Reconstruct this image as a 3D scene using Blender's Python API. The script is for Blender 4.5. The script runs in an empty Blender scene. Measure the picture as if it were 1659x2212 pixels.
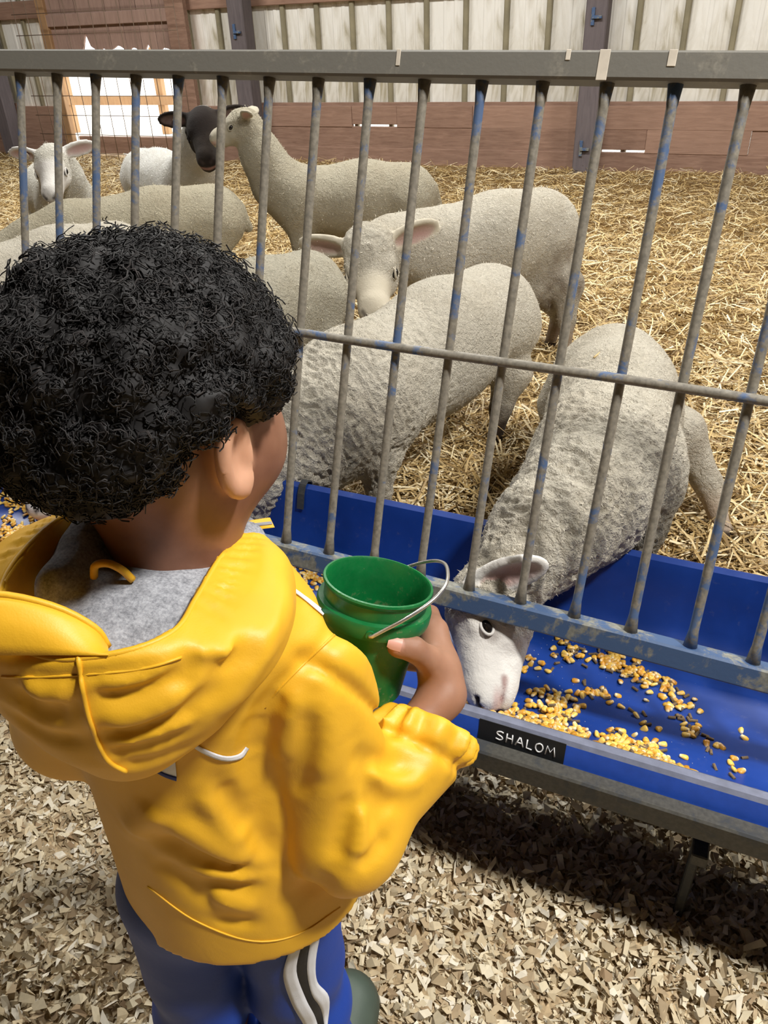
import bpy, bmesh, math, random
import numpy as np
from mathutils import Matrix, Vector
random.seed(7); rng = np.random.default_rng(7)
scene = bpy.context.scene
COL = scene.collection

# ------------------------------------------------------------------ camera
# world: x runs along the feeder (s), y from the aisle into the pen (t), z up; camera 1.2 m above the aisle
FPX, CX, CY, H = 1660.0, 829.5, 1106.0, 1.2
_dn = np.array([108, 2637, 1660.0]); _dn /= np.linalg.norm(_dn)
_up = -_dn
_yw = np.array([0, 0, 1.0]); _yw = _yw - _up * _yw.dot(_up); _yw /= np.linalg.norm(_yw)
_xw = np.cross(_yw, _up)
_R = np.array([_xw, _yw, _up])                      # camera axes (right, down, forward) -> level frame that looks ahead
_u = _R @ np.array([4362, 1006, -1660.0]); _u /= np.linalg.norm(_u)
_v = _R @ np.array([587, -5434, -1660.0]); _v /= np.linalg.norm(_v)
_uh = np.array([_u[0], _u[1], 0]); _uh /= np.linalg.norm(_uh)
Q = np.array([_uh, [-_uh[1], _uh[0], 0], [0, 0, 1.0]])   # level frame -> world (turned so that x follows the feeder)
EYE = np.array([0, 0, H])
def P(px, py, d):                                   # sight line at depth d, level frame
    return EYE + _R @ np.array([(px - CX) / FPX, (py - CY) / FPX, 1.0]) * d
def OY(px, py, y):
    r = _R @ np.array([(px - CX) / FPX, (py - CY) / FPX, 1.0]); return EYE + r * (y / r[1])
def SZ(px, py, z):
    r = Q @ _R @ np.array([(px - CX) / FPX, (py - CY) / FPX, 1.0]); return EYE + r * ((z - H) / r[2])
def ST(px, py, t):
    r = Q @ _R @ np.array([(px - CX) / FPX, (py - CY) / FPX, 1.0]); return EYE + r * (t / r[1])

cam_d = bpy.data.cameras.new('camera'); cam = bpy.data.objects.new('camera', cam_d); COL.objects.link(cam)
M = Q @ _R
m4 = Matrix.Identity(4)
for i in range(3):
    m4[i][0] = M[i, 0]; m4[i][1] = -M[i, 1]; m4[i][2] = -M[i, 2]; m4[i][3] = EYE[i]
cam.matrix_world = m4
cam_d.sensor_fit = 'VERTICAL'; cam_d.sensor_height = 36.0; cam_d.lens = 36.0 * FPX / 2212.0
cam_d.clip_start = 0.02; cam_d.clip_end = 200
scene.camera = cam

# ------------------------------------------------------------------ light
vs = scene.view_settings
vs.view_transform = 'Standard'; vs.look = 'None'; vs.gamma = 1.0; vs.use_curve_mapping = False
vs.exposure = 0.3
world = bpy.data.worlds.new('overcast_daylight'); scene.world = world; world.use_nodes = True
bg = world.node_tree.nodes['Background']; bg.inputs[0].default_value = (0.93, 0.97, 1.0, 1); bg.inputs[1].default_value = 4.0
def area(name, loc, sx, sy, power, col=(1, 0.975, 0.93), tgt=None):
    l = bpy.data.lights.new(name, 'AREA'); l.shape = 'RECTANGLE'; l.size = sx; l.size_y = sy; l.energy = power; l.color = col
    o = bpy.data.objects.new(name, l); COL.objects.link(o); o.location = loc
    if tgt is not None:
        o.rotation_euler = (Vector(tgt) - Vector(loc)).to_track_quat('-Z', 'Y').to_euler()
    return o
LAMP_Z = 3.3
area('aisle_ceiling_lamp', (1.35, 0.55, LAMP_Z), 0.36, 0.30, 122)
area('aisle_ceiling_lamp', (-1.6, 0.9, LAMP_Z), 0.42, 0.35, 22)
for _s in (-5.0, -1.6, 1.8):
    area('pen_ceiling_lamp', (_s, 3.9, LAMP_Z), 1.2, 0.5, 112, (1, 0.98, 0.93))

# ------------------------------------------------------------------ helpers
def finish(o, label=None, cat=None, group=None, kind=None):
    if label: o['label'] = label
    if cat: o['category'] = cat
    if group: o['group'] = group
    if kind: o['kind'] = kind
    return o
def thing(name, loc, label, cat, group=None):
    o = bpy.data.objects.new(name, None); COL.objects.link(o); o.location = loc; o.empty_display_size = 0.05
    return finish(o, label, cat, group)
def world_loc(o):
    v = Vector((0, 0, 0))
    while o is not None:
        v += o.location; o = o.parent
    return np.array(v)
def mesh_from(name, V, F, smooth=True, attrs=None):
    me = bpy.data.meshes.new(name)
    V = np.asarray(V, dtype=np.float32)
    if isinstance(F, np.ndarray) and F.ndim == 2:
        n = F.shape[1]
        me.vertices.add(len(V)); me.vertices.foreach_set('co', V.ravel())
        me.loops.add(F.size); me.loops.foreach_set('vertex_index', F.astype(np.int32).ravel())
        me.polygons.add(len(F)); me.polygons.foreach_set('loop_start', np.arange(0, F.size, n, dtype=np.int32))
        me.update(calc_edges=True)
    else:
        me.from_pydata([tuple(map(float, v)) for v in V], [], [tuple(map(int, f)) for f in F]); me.update()
    me.polygons.foreach_set('use_smooth', np.full(len(me.polygons), smooth))
    for k, a in (attrs or {}).items():
        a = np.asarray(a, dtype=np.float32)
        if a.ndim == 2:
            at = me.attributes.new(k, 'FLOAT_COLOR', 'POINT')
            if a.shape[1] == 3: a = np.hstack([a, np.ones((len(a), 1), np.float32)])
            at.data.foreach_set('color', a.ravel())
        else:
            at = me.attributes.new(k, 'FLOAT', 'POINT'); at.data.foreach_set('value', a)
    return me
def obj(name, V, F, mat, parent=None, loc=None, smooth=True, attrs=None, autosmooth=None):
    V = np.asarray(V, dtype=np.float64)
    base = world_loc(parent) if parent is not None else (np.zeros(3) if loc is None else np.asarray(loc, float))
    if parent is not None and loc is not None: base = np.asarray(loc, float)
    me = mesh_from(name, V - base, F, smooth, attrs)
    o = bpy.data.objects.new(name, me); COL.objects.link(o)
    if parent is not None:
        o.parent = parent; o.location = Vector(base - world_loc(parent))
    else: o.location = Vector(base)
    if mat: me.materials.append(mat)
    if autosmooth:
        try: me.set_sharp_from_angle(angle=autosmooth)
        except Exception: pass
    return o
def tube(pts, r, sides=8, cap=True, closed=False):
    pts = np.asarray(pts, float); n = len(pts); r = np.broadcast_to(np.asarray(r, float), (n,))
    T = np.gradient(pts, axis=0) if not closed else np.roll(pts, -1, 0) - np.roll(pts, 1, 0)
    T /= np.linalg.norm(T, axis=1)[:, None] + 1e-12
    a = np.array([0, 0, 1.0]) if abs(T[0, 2]) < 0.9 else np.array([1.0, 0, 0])
    N = []
    cur = a - T[0] * a.dot(T[0]); cur /= np.linalg.norm(cur)
    for i in range(n):
        cur = cur - T[i] * cur.dot(T[i]); cur /= np.linalg.norm(cur) + 1e-12; N.append(cur.copy())
    N = np.array(N); B = np.cross(T, N)
    th = np.linspace(0, 2 * np.pi, sides, endpoint=False)
    V = (pts[:, None] + r[:, None, None] * (np.cos(th)[None, :, None] * N[:, None] + np.sin(th)[None, :, None] * B[:, None])).reshape(-1, 3)
    F = []
    for i in range(n if closed else n - 1):
        for k in range(sides):
            a0 = i * sides + k; a1 = i * sides + (k + 1) % sides; j = (i + 1) % n
            F.append((a0, a1, j * sides + (k + 1) % sides, j * sides + k))
    if cap and not closed:
        F.append(tuple(range(sides))[::-1]); F.append(tuple((n - 1) * sides + k for k in range(sides)))
    return V, F
def join(parts):
    V = []; F = []; o = 0
    for v, f in parts:
        V.append(np.asarray(v)); F += [tuple(i + o for i in q) for q in f]; o += len(v)
    return np.vstack(V), F
def box(c, half, ax=None, bev=0.004):
    """bevelled box as verts, faces; ax = rows of local axes"""
    bm = bmesh.new(); bmesh.ops.create_cube(bm, size=2.0)
    for v in bm.verts: v.co = Vector((v.co.x * half[0], v.co.y * half[1], v.co.z * half[2]))
    if bev > 0: bmesh.ops.bevel(bm, geom=bm.edges[:], offset=bev, segments=1, affect='EDGES', profile=0.5)
    ax = np.eye(3) if ax is None else np.asarray(ax)
    V = np.array([v.co[:] for v in bm.verts]) @ ax + np.asarray(c, float)
    bm.verts.index_update(); F = [tuple(v.index for v in f.verts) for f in bm.faces]; bm.free()
    return V, F
def smoothpoly(pts, n):
    pts = np.asarray(pts, float); k = len(pts)
    P_ = np.vstack([2 * pts[0] - pts[1], pts, 2 * pts[-1] - pts[-2]])
    out = []
    for x in np.linspace(0, k - 1 - 1e-9, n):
        i = int(x); f = x - i; a, b, c, d = P_[i], P_[i + 1], P_[i + 2], P_[i + 3]
        out.append(0.5 * (2 * b + (c - a) * f + (2 * a - 5 * b + 4 * c - d) * f * f + (3 * b - a - 3 * c + d) * f ** 3))
    return np.array(out)
def noise3(p, seed=0):
    p = np.asarray(p); i = np.floor(p).astype(np.int64); f = p - i; f = f * f * (3 - 2 * f)
    def hsh(x, y, z):
        h = (x * 374761393 + y * 668265263 + z * 2147483647 + seed * 1274126177) & 0xffffffff
        h = ((h ^ (h >> 13)) * 1274126177) & 0xffffffff
        return ((h ^ (h >> 16)) & 0xffff) / 65535.0
    r = 0
    for dx in (0, 1):
        for dy in (0, 1):
            for dz in (0, 1):
                w = (f[:, 0] if dx else 1 - f[:, 0]) * (f[:, 1] if dy else 1 - f[:, 1]) * (f[:, 2] if dz else 1 - f[:, 2])
                r = r + w * hsh(i[:, 0] + dx, i[:, 1] + dy, i[:, 2] + dz)
    return r * 2 - 1

# ---- signed distance shapes and their meshing
def rc(a, b, r1, r2):
    a = np.asarray(a, float); b = np.asarray(b, float)
    def f(p):
        ba = b - a; h = np.clip(((p - a) @ ba) / (ba @ ba), 0, 1)
        return np.linalg.norm(p - a - h[:, None] * ba, axis=1) - (r1 + (r2 - r1) * h)
    return f
def ell(c, r, ax=None):
    c = np.asarray(c, float); r = np.asarray(r, float); ax = np.eye(3) if ax is None else np.asarray(ax)
    def f(p):
        q = (p - c) @ ax.T; k0 = np.linalg.norm(q / r, axis=1); k1 = np.linalg.norm(q / (r * r), axis=1)
        return np.where(k1 < 1e-6, -r.min(), k0 * (k0 - 1) / np.maximum(k1, 1e-9))
    return f
def smin(a, b, k):
    h = np.maximum(k - np.abs(a - b), 0) / k
    return np.minimum(a, b) - h * h * k * 0.25
def smax(a, b, k): return -smin(-a, -b, k)
def U(fs, k=0.02):
    def f(p):
        d = None
        for g in fs:
            kk = k
            if isinstance(g, tuple): g, kk = g
            e = g(p); d = e if d is None else smin(d, e, kk)
        return d
    return f
def surfnet(sdf, lo, hi, h, smooth=0):
    lo = np.asarray(lo, float); hi = np.asarray(hi, float)
    C = 4
    nb = np.ceil((hi - lo) / (h * C)).astype(int) + 1
    gc = [lo[i] + (np.arange(nb[i]) + 0.5) * h * C for i in range(3)]
    G = np.stack(np.meshgrid(*gc, indexing='ij'), -1).reshape(-1, 3)
    Fc = sdf(G).reshape(nb)
    n = nb * C
    F = np.repeat(np.repeat(np.repeat(Fc, C, 0), C, 1), C, 2).astype(np.float32)
    act = np.abs(Fc) < h * C * 1.6
    bi = np.argwhere(act)
    off = np.stack(np.meshgrid(*[np.arange(C)] * 3, indexing='ij'), -1).reshape(-1, 3)
    idx = (bi[:, None] * C + off[None]).reshape(-1, 3)
    val = np.empty(len(idx), np.float32)
    for s in range(0, len(idx), 400000):
        val[s:s + 400000] = sdf(lo + (idx[s:s + 400000] + 0.5) * h)
    F[idx[:, 0], idx[:, 1], idx[:, 2]] = val
    S = F < 0
    cs = np.zeros(n - 1, np.int8)
    for dx in (0, 1):
        for dy in (0, 1):
            for dz in (0, 1):
                cs = cs + S[dx:n[0] - 1 + dx, dy:n[1] - 1 + dy, dz:n[2] - 1 + dz]
    cell = np.argwhere((cs > 0) & (cs < 8))
    cid = -np.ones(n - 1, np.int64); cid[cell[:, 0], cell[:, 1], cell[:, 2]] = np.arange(len(cell))
    acc = np.zeros((len(cell), 3)); cnt = np.zeros(len(cell))
    corners = [(a, b, c) for a in (0, 1) for b in (0, 1) for c in (0, 1)]
    for a in corners:
        for ax in range(3):
            if a[ax] == 1: continue
            b = list(a); b[ax] = 1
            fa = F[cell[:, 0] + a[0], cell[:, 1] + a[1], cell[:, 2] + a[2]]; fb = F[cell[:, 0] + b[0], cell[:, 1] + b[1], cell[:, 2] + b[2]]
            m = (fa < 0) != (fb < 0)
            t = np.where(m, fa / np.where(m, fa - fb, 1), 0)
            pt = np.array(a, float)[None] + t[:, None] * (np.array(b) - np.array(a))[None]
            acc += np.where(m[:, None], pt, 0); cnt += m
    V = lo + (cell + acc / cnt[:, None] + 0.5) * h
    quads = []
    for ax in range(3):
        o1, o2 = [(1, 2), (2, 0), (0, 1)][ax]
        sl0 = [slice(1, n[i] - 1) for i in range(3)]; sl1 = list(sl0)
        sl0[ax] = slice(0, n[ax] - 1); sl1[ax] = slice(1, n[ax])
        A = S[tuple(sl0)]; B = S[tuple(sl1)]
        e = np.argwhere(A != B)
        if not len(e): continue
        a_in = A[e[:, 0], e[:, 1], e[:, 2]]
        base = e.copy()
        for i in range(3):
            if i != ax: base[:, i] += 1
        def cc(d1, d2):
            q = base.copy(); q[:, o1] -= d1; q[:, o2] -= d2
            return cid[q[:, 0], q[:, 1], q[:, 2]]
        q = np.stack([cc(1, 1), cc(0, 1), cc(0, 0), cc(1, 0)], 1)
        q[~a_in] = q[~a_in][:, ::-1]
        quads.append(q)
    Fq = np.vstack(quads); Fq = Fq[(Fq >= 0).all(1)]
    for _ in range(smooth):
        E = np.vstack([Fq[:, [0, 1]], Fq[:, [1, 2]], Fq[:, [2, 3]], Fq[:, [3, 0]]])
        s = np.zeros_like(V); c = np.zeros(len(V))
        for k in range(3):
            s[:, k] = np.bincount(E[:, 0], V[E[:, 1], k], len(V)) + np.bincount(E[:, 1], V[E[:, 0], k], len(V))
        c = np.bincount(E[:, 0], minlength=len(V)) + np.bincount(E[:, 1], minlength=len(V))
        V = V * 0.5 + 0.5 * s / np.maximum(c, 1)[:, None]
    return V, Fq
def vnormals(V, F):
    n = np.cross(V[F[:, 2]] - V[F[:, 0]], V[F[:, 3]] - V[F[:, 1]])
    N = np.zeros_like(V)
    for k in range(4):
        for c in range(3): N[:, c] += np.bincount(F[:, k], n[:, c], len(V))
    return N / (np.linalg.norm(N, axis=1)[:, None] + 1e-12)
def march(sdf, px, py, d0=0.25, d1=2.0, off=0.0):
    """where the sight line through a point of the picture meets a shape (level frame)"""
    r = _R @ np.array([(px - CX) / FPX, (py - CY) / FPX, 1.0]); L = np.linalg.norm(r); d = d0
    for _ in range(90):
        e = float(sdf((EYE + r * d)[None])[0]) - off
        if e < 0.0004 or d > d1: break
        d += 0.8 * max(e, 0.0006) / L
    return EYE + r * d

# ------------------------------------------------------------------ materials
def srgb(r, g, b):
    f = lambda c: (c / 255 / 12.92) if c / 255 <= 0.04045 else ((c / 255 + 0.055) / 1.055) ** 2.4
    return (f(r), f(g), f(b), 1)
class NT:
    def __init__(s, name):
        s.m = bpy.data.materials.new(name); s.m.use_nodes = True; s.t = s.m.node_tree; s.b = s.t.nodes['Principled BSDF']
    def n(s, typ, **kw):
        o = s.t.nodes.new(typ)
        for k, v in kw.items(): setattr(o, k, v)
        return o
    def l(s, a, b): s.t.links.new(a, b)
    def coord(s, scale=(1, 1, 1), kind='Object'):
        c = s.n('ShaderNodeTexCoord'); mp = s.n('ShaderNodeMapping'); mp.inputs['Scale'].default_value = scale
        s.l(c.outputs[kind], mp.inputs[0]); return mp.outputs[0]
    def noise(s, vec, scale, detail=3, rough=0.55, dist=0.0):
        o = s.n('ShaderNodeTexNoise'); o.inputs['Scale'].default_value = scale; o.inputs['Detail'].default_value = detail
        o.inputs['Roughness'].default_value = rough; o.inputs['Distortion'].default_value = dist
        if vec is not None: s.l(vec, o.inputs['Vector'])
        return o.outputs['Fac']
    def ramp(s, fac, stops):
        r = s.n('ShaderNodeValToRGB'); e = r.color_ramp.elements
        while len(e) < len(stops): e.new(0.5)
        for k, (p, c) in enumerate(stops): e[k].position = p; e[k].color = c if len(c) == 4 else (*c, 1)
        s.l(fac, r.inputs[0]); return r.outputs['Color']
    def mix(s, fac, a, b, mode='MIX'):
        o = s.n('ShaderNodeMix', data_type='RGBA', blend_type=mode)
        for v, i in ((fac, 0), (a, 6), (b, 7)):
            if hasattr(v, 'node'): s.l(v, o.inputs[i])
            else: o.inputs[i].default_value = v
        return o.outputs[2]
    def math(s, op, a, b=0.0):
        o = s.n('ShaderNodeMath', operation=op)
        for v, i in ((a, 0), (b, 1)):
            if hasattr(v, 'node'): s.l(v, o.inputs[i])
            else: o.inputs[i].default_value = v
        return o.outputs[0]
    def attr(s, name, out='Color'):
        o = s.n('ShaderNodeAttribute', attribute_name=name); return o.outputs[out]
    def bump(s, h, strength, dist, normal=None):
        o = s.n('ShaderNodeBump'); o.inputs['Distance'].default_value = dist
        if hasattr(strength, 'node'): s.l(strength, o.inputs['Strength'])
        else: o.inputs['Strength'].default_value = strength
        s.l(h, o.inputs['Height'])
        if normal is not None: s.l(normal, o.inputs['Normal'])
        return o.outputs[0]
    def set(s, color=None, rough=None, normal=None, metal=None, **kw):
        for k, v in (('Base Color', color), ('Roughness', rough), ('Normal', normal), ('Metallic', metal), *kw.items()):
            if v is None: continue
            if hasattr(v, 'node'): s.l(v, s.b.inputs[k])
            else: s.b.inputs[k].default_value = v
        return s.m
def simple(name, c, rough=0.6, metal=0.0, var=0.15, scale=30, bump=0.0, bscale=200, **kw):
    t = NT(name); v = t.coord(); f = t.noise(v, scale, 4)
    c = srgb(*c); dk = tuple(x * (1 - var) for x in c[:3]) + (1,); lt = tuple(min(1, x * (1 + var)) for x in c[:3]) + (1,)
    col = t.ramp(f, [(0.3, dk), (0.7, lt)])
    nm = t.bump(t.noise(v, bscale, 3), bump, 0.002) if bump else None
    return t.set(col, rough, nm, metal, **kw)
MAT = {}
def wood_mat(name, c1, c2, axis=(1, 8, 8), rough=0.85):
    t = NT(name); v = t.coord(axis); f = t.noise(v, 6, 6, 0.65, 0.6); g = t.noise(t.coord(), 2.2, 4)
    oi = t.n('ShaderNodeObjectInfo').outputs['Random']
    col = t.ramp(f, [(0.25, srgb(*c1)), (0.75, srgb(*c2))])
    col = t.mix(t.math('MULTIPLY', g, 0.55), col, srgb(*[x * 0.55 for x in c1]))
    col = t.mix(t.math('MULTIPLY', oi, 0.35), col, srgb(*c2))
    return t.set(col, rough, t.bump(f, 0.5, 0.004))
MAT['plank'] = wood_mat('weathered_plank', (126, 94, 78), (176, 142, 122))
MAT['post'] = wood_mat('dark_post_wood', (84, 77, 80), (116, 106, 108), (8, 8, 1))
MAT['door'] = wood_mat('old_door_wood', (138, 110, 98), (178, 148, 134), (8, 8, 1))
MAT['tan'] = wood_mat('tan_lumber', (150, 112, 76), (186, 148, 108), (8, 8, 1))
t = NT('dirty_white_siding'); v = t.coord((3, 3, 0.7)); f = t.noise(v, 3.0, 6, 0.6, 0.8); g = t.noise(t.coord((1, 1, 1)), 1.3, 5, 0.6); oi = t.n('ShaderNodeObjectInfo').outputs['Random']
f2 = t.math('ADD', f, t.math('MULTIPLY', oi, 0.12))
col = t.ramp(f2, [(0.36, srgb(172, 164, 142)), (0.5, srgb(216, 212, 202)), (0.68, srgb(234, 232, 226))]); col = t.mix(t.math('MULTIPLY', t.ramp(g, [(0.5, (0, 0, 0)), (0.75, (1, 1, 1))]), 0.6), col, srgb(150, 134, 98))
MAT['siding'] = t.set(col, 0.55, t.bump(f, 0.15, 0.01))
# worn painted steel
def steel(name, worn, paint, amt=0.5, rough=0.55, scale=28):
    t = NT(name); v = t.coord(); f = t.noise(v, scale, 6, 0.7, 0.4); g = t.noise(v, 5, 4); h = t.noise(v, 150, 3)
    m = t.ramp(t.math('ADD', t.math('MULTIPLY', f, 0.6), t.math('MULTIPLY', g, 0.4)), [(amt - 0.03, (0, 0, 0)), (amt + 0.03, (1, 1, 1))])
    wc = t.ramp(h, [(0.3, srgb(*[x * 0.86 for x in worn])), (0.7, srgb(*[min(255, x * 1.12) for x in worn]))])
    col = t.mix(m, wc, srgb(*paint))
    return t.set(col, rough, t.bump(h, 0.25, 0.001), 0.0)
MAT['bar'] = steel('worn_bar_steel', (130, 124, 112), (80, 102, 138), 0.55)
MAT['rail_low'] = steel('worn_rail_steel', (122, 122, 114), (62, 86, 122), 0.49)
MAT['rail_top'] = steel('dusty_top_rail_steel', (128, 124, 114), (118, 115, 107), 0.45, 0.6)
MAT['steel_dark'] = steel('dirty_dark_steel', (74, 72, 66), (58, 60, 62), 0.5, 0.6)
t = NT('blue_poly'); v = t.coord(); f = t.noise(v, 8, 5); h = t.noise(v, 300, 2); d = t.noise(v, 60, 5, 0.7)
col = t.ramp(f, [(0.3, srgb(10, 46, 116)), (0.75, srgb(20, 62, 148))]); col = t.mix(t.math('MULTIPLY', t.ramp(d, [(0.6, (0, 0, 0)), (0.8, (1, 1, 1))]), 0.25), col, srgb(120, 120, 130))
MAT['blue'] = t.set(col, t.ramp(f, [(0.2, (0.3, 0.3, 0.3)), (0.8, (0.5, 0.5, 0.5))]), t.bump(h, 0.06, 0.001))
MAT['blue_lip'] = simple('bright_blue_lip', (40, 88, 200), 0.5, var=0.12, scale=40, bump=0.05)
MAT['grey_dust'] = simple('dusty_grey_lip', (108, 112, 130), 0.75, var=0.15, scale=60, bump=0.1)
MAT['black'] = simple('black_tape', (22, 24, 26), 0.5, var=0.1)
MAT['white_paint'] = simple('white_paint', (235, 235, 235), 0.6, var=0.03)
MAT['green'] = None
t = NT('green_bucket_plastic'); v = t.coord(); f = t.noise(v, 14, 5, 0.65); h = t.noise(v, 160, 4, 0.75)
col = t.ramp(f, [(0.3, srgb(8, 92, 44)), (0.7, srgb(14, 118, 58))]); col = t.mix(t.math('MULTIPLY', t.ramp(t.math('MULTIPLY', f, h), [(0.3, (0, 0, 0)), (0.4, (1, 1, 1))]), 0.75), col, srgb(128, 124, 92))
MAT['green'] = t.set(col, t.ramp(h, [(0.3, (0.28,) * 3), (0.8, (0.6,) * 3)]), t.bump(h, 0.08, 0.001))
MAT['wire'] = simple('bail_wire', (205, 203, 198), 0.3, 0.9, var=0.1)
def island(name, stops, rough=0.8, bump=0.0, fine=0.25):
    t = NT(name); r = t.n('ShaderNodeNewGeometry').outputs['Random Per Island']; col = t.ramp(r, stops)
    f = t.noise(t.coord(), 120, 3); col = t.mix(fine, col, t.ramp(f, [(0.2, (0.25,) * 3), (0.8, (1, 1, 1))]), 'MULTIPLY')
    return t.set(col, rough, t.bump(f, bump, 0.002) if bump else None)
MAT['straw'] = island('straw', [(0.0, srgb(128, 100, 58)), (0.35, srgb(184, 154, 98)), (0.7, srgb(218, 192, 138)), (1.0, srgb(246, 234, 200))], 0.55)
MAT['shaving'] = island('wood_shaving', [(0.0, srgb(164, 138, 106)), (0.3, srgb(212, 192, 156)), (0.7, srgb(234, 220, 188)), (1.0, srgb(248, 240, 222))], 0.85)
MAT['straw_floor'] = simple('packed_straw_floor', (128, 100, 60), 0.95, var=0.4, scale=60, bump=0.8, bscale=80)
MAT['dirt'] = simple('shavings_floor', (178, 156, 122), 0.95, var=0.4, scale=90, bump=0.8, bscale=120)
MAT['corn'] = None
t = NT('corn_kernel'); oi = t.n('ShaderNodeObjectInfo').outputs['Random']; at = t.attr('tip', 'Fac'); isl = t.n('ShaderNodeNewGeometry').outputs['Random Per Island']
rnd = t.math('FRACT', t.math('ADD', t.math('MULTIPLY', oi, 7.3), isl))
col = t.mix(at, t.ramp(rnd, [(0.0, srgb(200, 136, 34)), (0.5, srgb(232, 178, 58)), (1.0, srgb(244, 206, 104))]), srgb(240, 226, 190))
MAT['corn'] = t.set(col, 0.4)
MAT['pellet'] = simple('feed_pellet', (120, 100, 74), 0.9, var=0.3, scale=300, bump=0.4, bscale=900)
MAT['roof'] = simple('barn_roof_metal', (70, 66, 62), 0.85)
MAT['outside'] = simple('pale_yard_ground', (205, 196, 182), 0.95, var=0.15, scale=2)
MAT['mesh_wire'] = simple('rusty_wire', (120, 100, 84), 0.6, 0.3)
t = NT('fleece'); v = t.coord(); c = t.attr('Col'); w = t.attr('wool', 'Fac')
a = t.math('ADD', t.noise(v, 95, 4, 0.6, 1.2), t.math('MULTIPLY', t.noise(v, 38, 4, 0.65, 1.5), 0.9)); b_ = t.noise(v, 340, 3, 0.6); dirt = t.noise(v, 5, 5, 0.65); spk = t.noise(v, 70, 4, 0.8)
col = t.mix(t.math('MULTIPLY', t.ramp(dirt, [(0.45, (0, 0, 0)), (0.75, (1, 1, 1))]), t.math('MULTIPLY', w, 0.4)), c, srgb(150, 134, 106))
col = t.mix(t.math('MULTIPLY', t.math('MULTIPLY', t.ramp(spk, [(0.66, (0, 0, 0)), (0.76, (1, 1, 1))]), w), 0.45), col, srgb(96, 78, 52))
nm = t.bump(t.math('ADD', a, t.math('MULTIPLY', b_, 0.5)), t.math('ADD', t.math('MULTIPLY', w, 0.85), 0.08), 0.013)
MAT['wool'] = t.set(col, 0.95, nm, **{'Specular IOR Level': 0.12, 'Sheen Weight': 0.05, 'Sheen Roughness': 0.6})
MAT['eye'] = simple('sheep_eye', (26, 22, 20), 0.1)
MAT['tag'] = simple('ear_tag', (216, 206, 190), 0.5)
MAT['hoof'] = simple('hoof', (52, 44, 38), 0.7)
t = NT('skin'); v = t.coord(); c = t.attr('Col'); f = t.noise(v, 40, 3); col = t.mix(0.12, c, t.ramp(f, [(0.3, srgb(120, 70, 50)), (0.7, srgb(220, 160, 130))]))
MAT['skin'] = t.set(col, 0.5, t.bump(t.noise(v, 700, 2), 0.08, 0.0006), **{'Subsurface Weight': 0.12, 'Subsurface Radius': (0.01, 0.004, 0.002), 'Subsurface Scale': 0.4})
def cloth(name, c, rough, weave, amp, var=0.08):
    t = NT(name); v = t.coord(); f = t.noise(v, 9, 4); cc = srgb(*c)
    col = t.ramp(f, [(0.3, tuple(x * (1 - var) for x in cc[:3])), (0.7, tuple(min(1, x * (1 + var)) for x in cc[:3]))])
    w = t.noise(v, weave, 2); wr = t.noise(v, 26, 3, 0.5, 0.8)
    return t.set(col, rough, t.bump(w, amp, 0.001, t.bump(wr, 0.12, 0.006)))
MAT['jacket'] = cloth('yellow_raincoat', (234, 178, 40), 0.5, 900, 0.10)
MAT['pants'] = cloth('blue_track_fabric', (16, 62, 156), 0.6, 800, 0.15)
MAT['stripe_white'] = cloth('white_stripe_fabric', (226, 228, 234), 0.6, 800, 0.15)
MAT['stripe_black'] = cloth('black_stripe_fabric', (18, 20, 26), 0.6, 800, 0.15)
t = NT('heather_grey'); v = t.coord(); f = t.noise(v, 500, 3, 0.7); g = t.noise(v, 140, 3)
MAT['grey'] = t.set(t.ramp(t.math('ADD', t.math('MULTIPLY', f, 0.6), t.math('MULTIPLY', g, 0.4)), [(0.35, srgb(112, 114, 120)), (0.65, srgb(178, 180, 186))]), 0.95, t.bump(f, 0.3, 0.001))
MAT['hair'] = None
t = NT('black_curl_hair'); r = t.n('ShaderNodeNewGeometry').outputs['Random Per Island']
MAT['hair'] = t.set(t.ramp(r, [(0.0, srgb(12, 10, 10)), (0.8, srgb(27, 23, 23)), (1.0, srgb(46, 40, 38))]), 0.68)
MAT['rubber'] = simple('green_rubber', (72, 84, 74), 0.55, var=0.12, scale=20, bump=0.1)
MAT['sole'] = simple('dark_sole', (30, 32, 32), 0.8)
MAT['reflect'] = simple('reflective_grey', (150, 152, 158), 0.35, 0.2)
MAT['navy'] = simple('blue_print', (18, 44, 130), 0.6)

MAT['rib'] = simple('shaded_rib_metal', (134, 126, 102), 0.7, var=0.25, scale=6)  # shade along the siding seams is painted into this darker rib colour
MAT['nail'] = simple('thumb_nail', (214, 162, 146), 0.3, var=0.05)

# ------------------------------------------------------------------ the barn
GZ = 0.15                       # bedded straw stands higher than the aisle
WT = 6.72                       # inside of the rear wall
def grid_plane(x0, x1, y0, y1, nx, ny, zf):
    X, Y = np.meshgrid(np.linspace(x0, x1, nx), np.linspace(y0, y1, ny), indexing='ij'); p = np.stack([X.ravel(), Y.ravel(), np.zeros(X.size)], 1)
    p[:, 2] = zf(p); i = np.arange(nx * ny).reshape(nx, ny)
    return p, np.stack([i[:-1, :-1].ravel(), i[1:, :-1].ravel(), i[1:, 1:].ravel(), i[:-1, 1:].ravel()], 1)
def straw_z(p): return GZ + 0.018 * noise3(p * np.array([1.7, 1.7, 1]), 3) + 0.01 * noise3(p * np.array([6, 6, 1.0]), 4) + 0.04 * np.clip((p[:, 1] - 5.9) / 0.8, 0, 1)
def aisle_z(p): return 0.008 * noise3(p * np.array([5, 5, 1.0]), 5) + 0.004 * noise3(p * np.array([17, 17, 1.0]), 6)
V, F = grid_plane(-12, 7, -4.5, 1.31, 120, 60, aisle_z)
finish(obj('floor', V, F, MAT['dirt']), 'barn aisle floor under pale wood shavings', kind='structure')
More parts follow.
